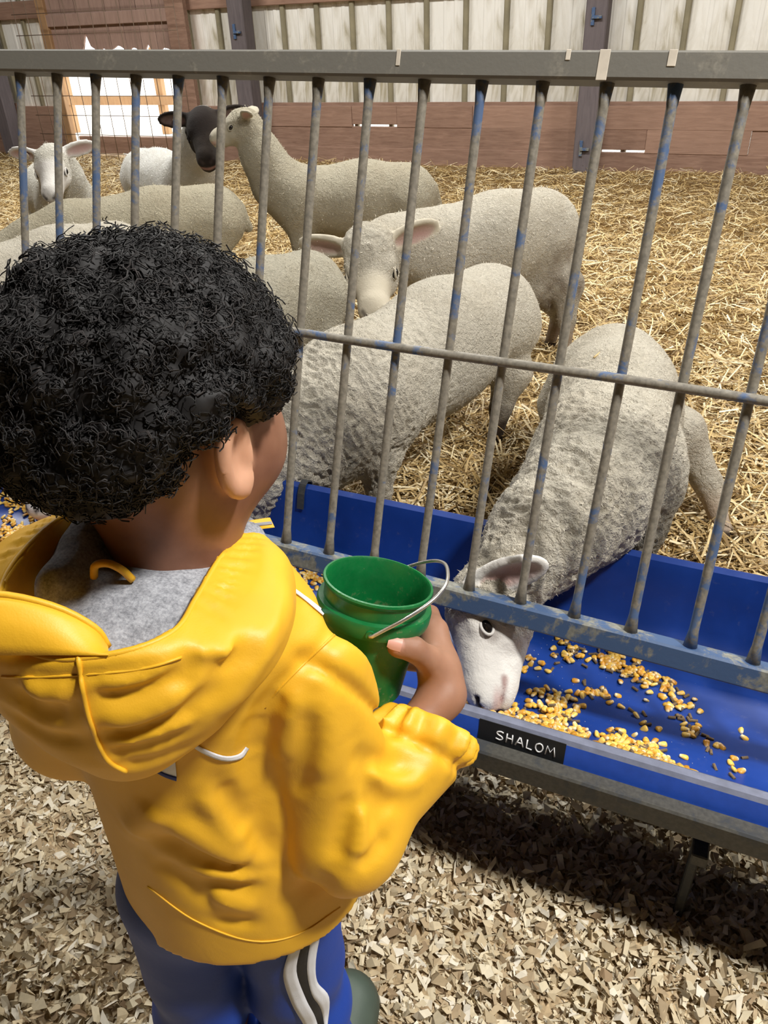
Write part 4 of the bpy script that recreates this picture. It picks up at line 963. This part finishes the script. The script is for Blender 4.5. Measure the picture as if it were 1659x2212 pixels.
for s in (1, -1):
    c = hq(s * .028, .0805, .004); th = np.linspace(0, np.pi, 8); ph = np.linspace(0, 2 * np.pi, 12, endpoint=False)
    EV = np.array([c + .0085 * (math.cos(a) * FD + math.sin(a) * (math.cos(b) * RT + math.sin(b) * .6 * UPH)) for a in th for b in ph]); EF = [(i * 12 + k, i * 12 + (k + 1) % 12, (i + 1) * 12 + (k + 1) % 12, (i + 1) * 12 + k) for i in range(7) for k in range(12)]
    ob('eye', EV, EF, MAT['eye'], parent=child)
nc_ = P(853, 1391, .6640); na = unit(P(853, 1391, .66) - P(853, 1391, .70)); nu = unit(P(846, 1389, .664) - P(872, 1396, .664)); nv = np.cross(na, nu); NV = [nc_ + na * (.0012 - .0022 * (b * b)) + nu * a * .0062 + nv * b * .0056 * (1 - .25 * max(a, 0) ** 2) for a in (-1, -.5, 0, .5, 1) for b in (-1, -.5, 0, .5, 1)]; NF = [(i * 5 + j, i * 5 + j + 1, i * 5 + j + 6, i * 5 + j + 5) for i in range(4) for j in range(4)]
ob('thumbnail', NV, NF, MAT['nail'], parent=child)
# ---- hair
HCn = np.array([-.149, .463, 1.012])
def hairline(f): return np.interp(f, [-.10, -.075, -.05, -.030, -.012, .02, .05, .075, .10], [-.072, -.070, -.054, -.032, -.006, -.022, -.018, .008, .04])
def hair_core(p):
    e = ell(HCn, (.095, .100, .090), HA)(p)
    e = smin(e, ell(hq(0, -.055, -.022), (.066, .045, .052), HA)(p), .03)
    q = (p - HC) @ HA.T
    cut = (hairline(q[:, 1]) - q[:, 2]) * 0.7
    e = smax(e, cut, .055)
    for s in (1, -1): e = smax(e, -ell(hq(s * .088, -.014, -.024), (.028, .036, .040), HA)(p), .010)
    return e
def hair_sdf(p): 
    q = (p - HC) @ HA.T; k = np.clip((q[:, 2] - hairline(q[:, 1])) / .035, 0.1, 1)
    return hair_core(p) + k * (0.0062 * noise3(p * 62, 51) + 0.0035 * noise3(p * 140, 52))
V, F = surfnet(hair_sdf, HC - .15, HC + .15, .0032, 0)
hair = ob('hair', V, F, MAT['hair'], parent=child)
# curls standing out of it
N = vnormals(V, F); qv = (V - HC) @ HA.T; lowv = np.where(qv[:, 2] - hairline(qv[:, 1]) < .05)[0]; pick = np.concatenate([rng.choice(len(V), 7600, replace=True), rng.choice(lowv, 2800, replace=True)]); nc = len(pick)
p0 = V[pick] - N[pick] * .004; dr = unit_ = N[pick] + rng.normal(0, .55, (nc, 3)); dr = dr / np.linalg.norm(dr, axis=1)[:, None]
e1 = np.cross(dr, rng.normal(0, 1, (nc, 3))); e1 /= np.linalg.norm(e1, axis=1)[:, None]; e2 = np.cross(dr, e1)
qq = (p0 - HC) @ HA.T; shortn = np.clip((qq[:, 2] - hairline(qq[:, 1])) / .05, .32, 1)
LN = rng.uniform(.004, .012, nc) * shortn; RD = rng.uniform(.0026, .0050, nc) * (0.4 + 0.6 * shortn); TR = rng.uniform(1.2, 2.6, nc); PH = rng.uniform(0, 6.28, nc); RW = rng.uniform(.00028, .00055, nc)
seg = 11; CV = np.zeros((nc, seg + 1, 3, 3))
cen = []
for k in range(seg + 1):
    x = k / seg; a = PH + TR * 6.283 * x; cen.append(p0 + dr * (LN * x)[:, None] + (e1 * np.cos(a)[:, None] + e2 * np.sin(a)[:, None]) * (RD * (0.3 + 0.7 * min(1, 3 * x)))[:, None])
cen = np.stack(cen, 1); T_ = np.gradient(cen, axis=1); T_ /= np.linalg.norm(T_, axis=2)[:, :, None] + 1e-9
n1 = np.cross(T_, dr[:, None, :]); n1 /= np.linalg.norm(n1, axis=2)[:, :, None] + 1e-9; n2 = np.cross(T_, n1)
for j in range(3):
    a = 2 * math.pi * j / 3; CV[:, :, j] = cen + (n1 * math.cos(a) + n2 * math.sin(a)) * RW[:, None, None]
b0 = np.arange(nc)[:, None] * (seg + 1) * 3; FQ = []
for k in range(seg):
    for j in range(3): FQ.append(b0 + np.array([k * 3 + j, k * 3 + (j + 1) % 3, (k + 1) * 3 + (j + 1) % 3, (k + 1) * 3 + j])[None])
ch = ob('curls', CV.reshape(-1, 3), np.concatenate(FQ, 0), MAT['hair'], parent=hair); ch['kind'] = 'stuff'

# ---- jacket
JZ = np.array([.44, .50, .60, .70, .78, .83, .865, .90]); JA = np.array([.119, .116, .106, .096, .101, .100, .078, .056]); JB = np.array([.085, .084, .080, .079, .079, .074, .064, .054]); JX = np.array([-.146, -.146, -.154, -.162, -.158, -.152, -.151, -.151]); JY = np.array([.448, .448, .45, .45, .45, .452, .455, .458])
def stack(p, z_, a_, b_, x_, y_, da=0.0):
    z = p[:, 2]; a = np.maximum(np.interp(z, z_, a_) + da, .004); b = np.maximum(np.interp(z, z_, b_) + da, .004); x = (p[:, 0] - np.interp(z, z_, x_)) / a; y = (p[:, 1] - np.interp(z, z_, y_)) / b
    k0 = np.sqrt(x * x + y * y + 1e-9); k1 = np.sqrt((x / a) ** 2 + (y / b) ** 2 + 1e-9)
    return k0 * (k0 - 1) / k1
def column(p, da=0.0): return stack(p, JZ, JA, JB, JX, JY, da)
def hem_z(p): return .507 - .006 * np.cos((p[:, 0] + .15) * 12)
_sl = U([rc(SH_R, EL_R, .050, .049), (rc(EL_R, CU_R, .049, .045), .02), (ell(EL_R + [.004, -.004, -.018], (.046, .05, .045)), .02)], .02)
_sll = U([rc(SH_L, EL_L, .055, .050), (rc(EL_L, CU_L, .048, .036), .02)], .02)
fdir = unit(WR_R - CU_R)
cf1 = unit(np.cross(fdir, [0, 0, 1.0])); cf2 = np.cross(fdir, cf1)
def jacket_raw(p):
    d = smax(column(p), p[:, 2] - .885, .02)
    s = _sl(p)
    al = (p - CU_R) @ fdir; ang = np.arctan2((p - CU_R) @ cf2, (p - CU_R) @ cf1)
    near = np.exp(-((al + .002) / .020) ** 2)
    s = s + near * .0040 * np.sin(ang * 13 + 2 * np.sin(ang * 3)) + .0065 * np.exp(-((al + .019) / .0050) ** 2)
    s = smax(s, al - .011, .006)
    kk = np.interp(p[:, 2], [.70, .80], [.006, .020]); hh = np.maximum(kk - np.abs(d - s), 0) / kk; d = np.minimum(d, s) - hh * hh * kk * .25; s = _sll(p); return smin(d, s, .020)
def press(pts_px, dep, wid, sdf):
    pts = smoothpoly([march(sdf, x, y) for x, y in pts_px], 7) if len(pts_px) > 2 else np.array([march(sdf, x, y) for x, y in pts_px])
    return pts, dep, wid
def fold_field(p, folds):
    r = np.zeros(len(p))
    for pts, dep, wid in folds:
        lo_, hi_ = pts.min(0) - 2.5 * wid, pts.max(0) + 2.5 * wid
        m = np.all((p > lo_) & (p < hi_), axis=1)
        if not m.any(): continue
        q = p[m]; dd = None
        for k, (a, b) in enumerate(zip(pts[:-1], pts[1:])):
            e = pl_dist(q, a, b); dd = e if dd is None else np.minimum(dd, e)
        L_ = np.linalg.norm(pts[-1] - pts[0]) + 1e-6; tt_ = np.clip(((q - pts[0]) @ (pts[-1] - pts[0])) / L_ ** 2, 0, 1)
        r[m] += math.copysign(min(1.7 * abs(dep), 0.85 * wid), dep) * np.exp(-(dd / wid) ** 2) * np.clip(np.minimum(tt_, 1 - tt_) * 5, 0.25, 1)
    return r
G, Rg = 1, -1
JF = [  # creases of the raincoat: line in the picture, depth (+ pressed in, - raised), width
    ([(722, 1372), (650, 1440), (590, 1505), (556, 1560), (540, 1640), (536, 1730)], .0045, .0045),
    ([(572, 1545), (562, 1590), (548, 1650)], .012, .012), ([(610, 1500), (570, 1560)], .005, .008),
    ([(640, 1470), (625, 1560), (600, 1650)], -.0035, .010), ([(690, 1480), (700, 1600), (690, 1700)], -.003, .014), ([(660, 1500), (665, 1620), (640, 1740)], .003, .010),
    ([(770, 1600), (790, 1680), (812, 1770), (815, 1830)], .010, .009), ([(782, 1640), (850, 1655), (905, 1640)], .010, .009), ([(790, 1665), (850, 1690), (900, 1690), (930, 1670)], -.005, .008),
    ([(800, 1700), (820, 1735), (860, 1745)], .006, .005), ([(762, 1705), (742, 1790), (720, 1872)], .006, .0085), ([(792, 1730), (778, 1800), (768, 1860)], -.004, .010),
    ([(842, 1800), (800, 1855), (770, 1880)], .004, .006),
    ([(560, 1590), (570, 1700), (560, 1800), (600, 1870)], .006, .010),
    ([(352, 1758), (420, 1800), (490, 1840), (552, 1862)], -.007, .011), ([(330, 1802), (430, 1852), (545, 1884)], .007, .009), ([(430, 1878), (500, 1890), (556, 1898)], -.004, .006), ([(420, 1905), (500, 1915), (556, 1918)], .0045, .006),
    ([(280, 1795), (330, 1760), (355, 1742)], -.005, .012), ([(470, 1690), (510, 1760), (548, 1800)], .005, .010), ([(430, 1700), (500, 1790), (545, 1828)], -.004, .010),
    ([(440, 1930), (500, 1950), (560, 1960)], -.0035, .008), ([(460, 1985), (505, 1995), (555, 1998)], .0035, .005), ([(330, 1850), (420, 1920), (480, 1960)], .003, .010),
    ([(600, 1950), (660, 1930), (720, 1880)], .003, .012),
    ([(640, 1290), (700, 1330), (722, 1372)], .0016, .003)]
FOLDS = [press(a, b, max(c, .0072), jacket_raw) for a, b, c in JF]
def jacket_sdf(p):
    d = jacket_raw(p) + fold_field(p, FOLDS) + .0005 * noise3(p * 22, 71)
    inner = np.maximum(column(p, -.005 - .014 * np.clip((p[:, 2] - .505) / .03, 0, 1)), p[:, 2] - .60)
    d = smax(d, -inner, .003)
    d = smax(d, hem_z(p) - p[:, 2], .004)
    ci = rc(CU_R - fdir * .012, CU_R + fdir * .05, .027, .027)(p); d = smax(d, -ci, .003)
    return d
V, F = surfnet(jacket_sdf, (-.37, .32, .46), (.10, .67, .90), .0034, 1)
jacket = ob('raincoat', V, F, MAT['jacket'], parent=child)
# ---- hood lying open on the back
OZ = np.array([.792, .805, .825, .850, .875, .900, .935]); OA = np.array([.014, .036, .066, .090, .102, .100, .090]); OB = np.array([.016, .034, .050, .064, .078, .086, .086]); OX = np.array([-.170, -.170, -.170, -.169, -.168, -.168, -.168]); OYc = np.array([.352, .356, .366, .378, .390, .400, .402])
def hood_outer(p):
    e = smax(stack(p, OZ, OA, OB, OX, OYc), .789 - p[:, 2], .012)
    e = smin(e, ell((-.100, .420, .862), (.036, .058, .032))(p), .02)
    e = smin(e, rc((-.095, .45, .872), (-.114, .500, .874), .020, .011)(p), .02)
    e = smin(e, ell((-.245, .425, .880), (.040, .060, .034))(p), .025)
    e = smin(e, rc((-.240, .45, .890), (-.200, .502, .895), .022, .012)(p), .02)
    return e
HF = [([(0, 1462), (100, 1462), (250, 1452), (330, 1440), (392, 1420)], .0016, .0022),
      ([(168, 1412), (180, 1500), (198, 1570), (230, 1640), (272, 1670)], -.0026, .0022), ([(160, 1412), (172, 1500), (190, 1570), (222, 1640)], .0016, .003),
      ([(200, 1505), (300, 1492), (400, 1440)], .004, .006), ([(195, 1480), (300, 1470), (390, 1432)], -.0025, .006), ([(210, 1590), (310, 1578), (410, 1530), (450, 1490)], .005, .007), ([(205, 1560), (300, 1545), (420, 1480)], -.004, .008),
      ([(225, 1625), (320, 1612), (420, 1570)], .004, .005), ([(215, 1605), (320, 1592), (430, 1545)], -.003, .005), ([(250, 1655), (350, 1640), (430, 1600)], .003, .005),
      ([(400, 1370), (412, 1430), (380, 1500)], .004, .006), ([(425, 1375), (470, 1412), (520, 1400)], -.005, .008), ([(440, 1400), (480, 1440), (540, 1420)], .005, .007), ([(455, 1350), (500, 1370), (540, 1340)], .003, .006),
      ([(590, 1250), (570, 1400), (450, 1560)], -.003, .012), ([(545, 1300), (520, 1430), (420, 1540)], .004, .010), ([(30, 1500), (90, 1540), (150, 1530)], .005, .008), ([(20, 1540), (90, 1590), (190, 1600)], .004, .006), ([(40, 1470), (100, 1500), (160, 1500)], -.003, .008)]
HFOLDS = [press(a, b, max(c, .0045), hood_outer) for a, b, c in HF]
RIM = smoothpoly([(-.108, .500, .885), (-.104, .465, .893), (-.112, .420, .902), (-.118, .375, .906), (-.124, .340, .910), (-.150, .322, .912), (-.190, .322, .911), (-.225, .345, .911), (-.236, .385, .920), (-.230, .430, .922), (-.214, .475, .918), (-.198, .505, .905)], 90)
def rim_z(p):      # height of the opening's edge at each bearing round the neck
    ang = np.arctan2(p[:, 0] + .170, -(p[:, 1] - .41)); ra = np.arctan2(RIM[:, 0] + .170, -(RIM[:, 1] - .41)); o_ = np.argsort(ra)
    return np.interp(ang, ra[o_], RIM[o_, 2])
def open_sdf(p):   # the opening seen from above, as a distance in plan
    q = np.stack([p[:, 0] + .170, p[:, 1] - .41], 1); ang = np.arctan2(q[:, 0], -q[:, 1]); ra = np.arctan2(RIM[:, 0] + .170, -(RIM[:, 1] - .41)); rr_ = np.hypot(RIM[:, 0] + .170, RIM[:, 1] - .41); o_ = np.argsort(ra)
    return np.hypot(q[:, 0], q[:, 1]) - np.interp(ang, ra[o_], rr_[o_])
def hood_sdf(p):
    e = hood_outer(p) + fold_field(p, HFOLDS)
    op = open_sdf(p); rz = rim_z(p)
    bearing = np.arctan2(p[:, 0] + .170, -(p[:, 1] - .41))
    ruf = np.clip(1 - np.abs(op - .012) / .014, 0, 1) * np.clip((bearing - .75) / .3, 0, 1) + np.clip(1 - np.abs(op - .010) / .014, 0, 1) * np.clip((-bearing - 1.3) / .3, 0, 1)
    e = e + ruf * .0024 * np.sin(bearing * 46 + 2 * np.sin(bearing * 9))
    top = p[:, 2] + ruf * .0022 * np.sin(bearing * 46 + 2 * np.sin(bearing * 9)) - (rz + .002 - .35 * np.clip(op, -.02, .2) ** 1)
    e = smax(e, top, .007)
    cav = np.maximum(op + .0035 + .55 * np.maximum(rz - p[:, 2] - .006, 0), .83 - p[:, 2])
    return smax(e, -cav, .003)
V, F = surfnet(hood_sdf, (-.31, .27, .77), (-.02, .54, .95), .0030, 1)
hood = ob('hood', V, F, MAT['jacket'], parent=child)
# rolled edge of the opening
V, F = tube(RIM[14:78] + np.array([0, 0, .0005]), .0022, 6); ob('hood_edge', V, F, MAT['jacket'], parent=hood)
# visor flap standing up inside the left of the opening
top_px = smoothpoly([(234, 1396), (205, 1356), (120, 1311), (0, 1284), (-120, 1292), (-200, 1338), (-232, 1396)], 24); bot_px = np.stack([np.linspace(234, -232, 24), np.full(24, 1416)], 1)
VV_ = []
for lay in (0, .0035):
    for k in range(24):
        for f_ in np.linspace(0, 1, 6):
            q = bot_px[k] * (1 - f_) + top_px[k] * f_; bulge = .010 * math.sin(math.pi * f_) * 0.6
            VV_.append(OY(q[0], q[1], .318 + .020 * f_ - bulge * .5 + lay))
VV_ = np.array(VV_); F = []
for lay in (0, 1):
    for k in range(23):
        for j in range(5):
            a = lay * 144 + k * 6 + j; F.append((a, a + 1, a + 7, a + 6) if lay == 0 else (a, a + 6, a + 7, a + 1))
for k in range(23): F += [(k * 6 + 5, 144 + k * 6 + 5, 144 + k * 6 + 11, k * 6 + 11), (k * 6, k * 6 + 6, 144 + k * 6 + 6, 144 + k * 6)]
ob('visor', VV_, F, MAT['jacket'], parent=hood)
V, F = tube(np.array([OY(x, y, .3385) for x, y in top_px]), .0022, 6); ob('visor_piping', V, F, MAT['jacket'], parent=hood)
# ---- grey sweatshirt collar inside the hood
def grey_sdf(p):
    e = ell((-.165, .395, .862), (.078, .074, .042))(p)
    r = np.hypot(p[:, 0] + .152, p[:, 1] - .448); tz = p[:, 2] - (.880 + .12 * (p[:, 1] - .45) - .12 * (p[:, 0] + .152)); tor = np.sqrt((r - .058) ** 2 + tz ** 2) - .015
    e = smin(e, tor, .022)
    e = smin(e, rc((-.214, .40, .905), (-.205, .47, .915), .013, .011)(p), .02)
    return e + .0025 * noise3(p * 26, 61) + .0012 * noise3(p * 60, 62)
V, F = surfnet(grey_sdf, (-.27, .29, .80), (-.03, .56, .96), .0034, 2)
ob('sweatshirt_collar', V, F, MAT['grey'], parent=child)
lp = smoothpoly([OY(203, 1246, .398), OY(206, 1222, .396), OY(232, 1217, .394), OY(262, 1230, .394), OY(286, 1252, .396)], 20); V, F = tube(lp, .0026, 8); ob('hang_loop', V, F, MAT['jacket'], parent=child)
# reflective pull tab at the throat
def slab(px, d, th, name, mat, parent):
    c = [P(x, y, dd) for (x, y), dd in zip(px, d)]; n_ = unit(np.cross(c[1] - c[0], c[3] - c[0])); n_ = n_ if n_[1] < 0 else -n_
    V = np.array([q + n_ * th / 2 for q in c] + [q - n_ * th / 2 for q in c]); F = [(0, 1, 2, 3), (7, 6, 5, 4), (0, 4, 5, 1), (1, 5, 6, 2), (2, 6, 7, 3), (3, 7, 4, 0)]
    return ob(name, V, F, mat, parent=parent, smooth=False)
tab = slab([(502, 1130), (582, 1118), (592, 1139), (500, 1150)], [.565, .585, .585, .565], .002, 'pull_tab', MAT['jacket'], child)
slab([(505, 1135), (585, 1126), (588, 1132), (505, 1143)], [.5635, .5835, .5835, .5635], .0012, 'reflective_strip', MAT['reflect'], tab)
slab([(487, 1143), (545, 1148), (535, 1168), (490, 1158)], [.562, .568, .568, .562], .002, 'tab_base', MAT['jacket'], child)
# ---- decals lying on the cloth
def strip(sdf, A, B, n, off, name, mat, parent, thick=.0008):
    A = smoothpoly(A, n); B = smoothpoly(B, n); L_ = []
    m = 4
    for a, b in zip(A, B):
        for f_ in np.linspace(0, 1, m): L_.append(march(sdf, *(a * (1 - f_) + b * f_)))
    L_ = np.array(L_); g = np.zeros_like(L_)
    for k in range(3):
        e = np.zeros(3); e[k] = .001; g[:, k] = sdf(L_ + e) - sdf(L_ - e)
    g /= np.linalg.norm(g, axis=1)[:, None] + 1e-9
    V = np.vstack([L_ + g * off, L_ + g * (off - thick)]); q = len(L_); F = []
    for i in range(n - 1):
        for j in range(m - 1):
            a = i * m + j; F += [(a, a + 1, a + m + 1, a + m), (q + a, q + a + m, q + a + m + 1, q + a + 1)]
        F += [(i * m, i * m + m, q + i * m + m, q + i * m), (i * m + m - 1, q + i * m + m - 1, q + i * m + 2 * m - 1, i * m + 2 * m - 1)]
    return ob(name, V, F, mat, parent=parent)
strip(jacket_sdf, [(412, 1600), (445, 1618), (485, 1632), (515, 1628), (530, 1612)], [(410, 1607), (442, 1627), (483, 1642), (520, 1638), (537, 1616)], 16, .0012, 'piping', MAT['stripe_white'], jacket)
strip(jacket_sdf, [(606, 1253), (650, 1283), (700, 1322)], [(604, 1260), (648, 1290), (696, 1330)], 12, .0012, 'piping', MAT['stripe_white'], jacket)
strip(jacket_sdf, [(326, 1655), (352, 1640), (376, 1618)], [(333, 1660), (357, 1672), (382, 1676)], 8, .0010, 'back_print', MAT['stripe_white'], jacket)
strip(jacket_sdf, [(328, 1652), (355, 1667), (382, 1676)], [(330, 1660), (356, 1675), (382, 1684)], 8, .0016, 'back_print_bar', MAT['navy'], jacket)
def seam(sdf, pts, name, parent, r=.0011):
    L_ = np.array([march(sdf, x, y) for x, y in smoothpoly(pts, 26)]); V, F = tube(L_, r, 6); return ob(name, V, F, MAT['jacket'], parent=parent)
seam(hood_sdf, [(168, 1412), (180, 1500), (198, 1570), (230, 1640), (272, 1668)], 'hood_seam', hood, .0016)
seam(hood_sdf, [(4, 1462), (100, 1462), (250, 1452), (330, 1440), (392, 1420)], 'hood_seam', hood, .0009)
seam(jacket_sdf, [(722, 1372), (650, 1440), (600, 1492), (572, 1530)], 'sleeve_seam', jacket)
seam(jacket_sdf, [(318, 1915), (420, 1988), (540, 2032), (640, 2020), (735, 1960)], 'hem_seam', jacket, .0008)
# ---- pants
def pants_sdf(p):
    fs = [ell((-.158, .448, .52), (.098, .074, .075))]
    for s in (-1, 1):
        hx = -.166 + s * .050; fs += [(rc((hx, .447, .50), (hx + s * .003, .435, .30), .056, .050), .03 if s < 0 else .012), (rc((hx + s * .003, .435, .30), (hx + s * .006, .42, .14), .050, .050), .01)]
    d = U(fs, .02)(p)
    d = d + .004 * np.sin(p[:, 2] * 70 + 3 * np.sin(p[:, 0] * 20)) * np.clip((.42 - p[:, 2]) / .1, 0, 1)
    return smax(d, .105 - p[:, 2], .01)
V, F = surfnet(pants_sdf, (-.31, .33, .08), (-.02, .56, .62), .0045, 1)
pants = ob('track_pants', V, F, MAT['pants'], parent=child)
e0 = [(628, 2030), (625, 2050), (612, 2105), (630, 2165), (655, 2211), (668, 2250)]; e1_ = [(655, 2018), (650, 2040), (640, 2095), (660, 2155), (680, 2195), (692, 2240)]
e2_ = [(676, 2008), (670, 2030), (662, 2090), (672, 2145), (692, 2178), (702, 2230)]; e3_ = [(698, 1990), (692, 2010), (681, 2070), (684, 2118), (709, 2152), (706, 2215)]
strip(pants_sdf, e0, e1_, 26, .0014, 'side_stripe', MAT['stripe_white'], pants); strip(pants_sdf, e1_, e2_, 26, .0012, 'side_stripe', MAT['stripe_black'], pants); strip(pants_sdf, e2_, e3_, 26, .0014, 'side_stripe', MAT['stripe_white'], pants)
# ---- rubber boots
for s in (-1, 1):
    hx = -.166 + s * .056; tx = hx + s * .030
    f_ = U([rc((hx, .405, .05), (tx, .545, .042), .048, .046), (rc((hx, .415, .05), (hx, .42, .12), .044, .05), .02)], .02)
    g_ = lambda p, f_=f_: smax(smax(f_(p), .012 - p[:, 2], .006), p[:, 2] - .125, .004)
    V, F = surfnet(g_, (hx - .13, .30, -.02), (hx + .13, .66, .19), .005, 1); boot = ob('rubber_boot', V, F, MAT['rubber'], parent=child)
    f2 = lambda p, f_=f_: smax(smax(f_(p) - .002, p[:, 2] - .016, .003), .002 - p[:, 2], .003)
    V, F = surfnet(f2, (hx - .14, .29, -.02), (hx + .14, .67, .05), .005, 1); ob('sole', V, F, MAT['sole'], parent=boot)
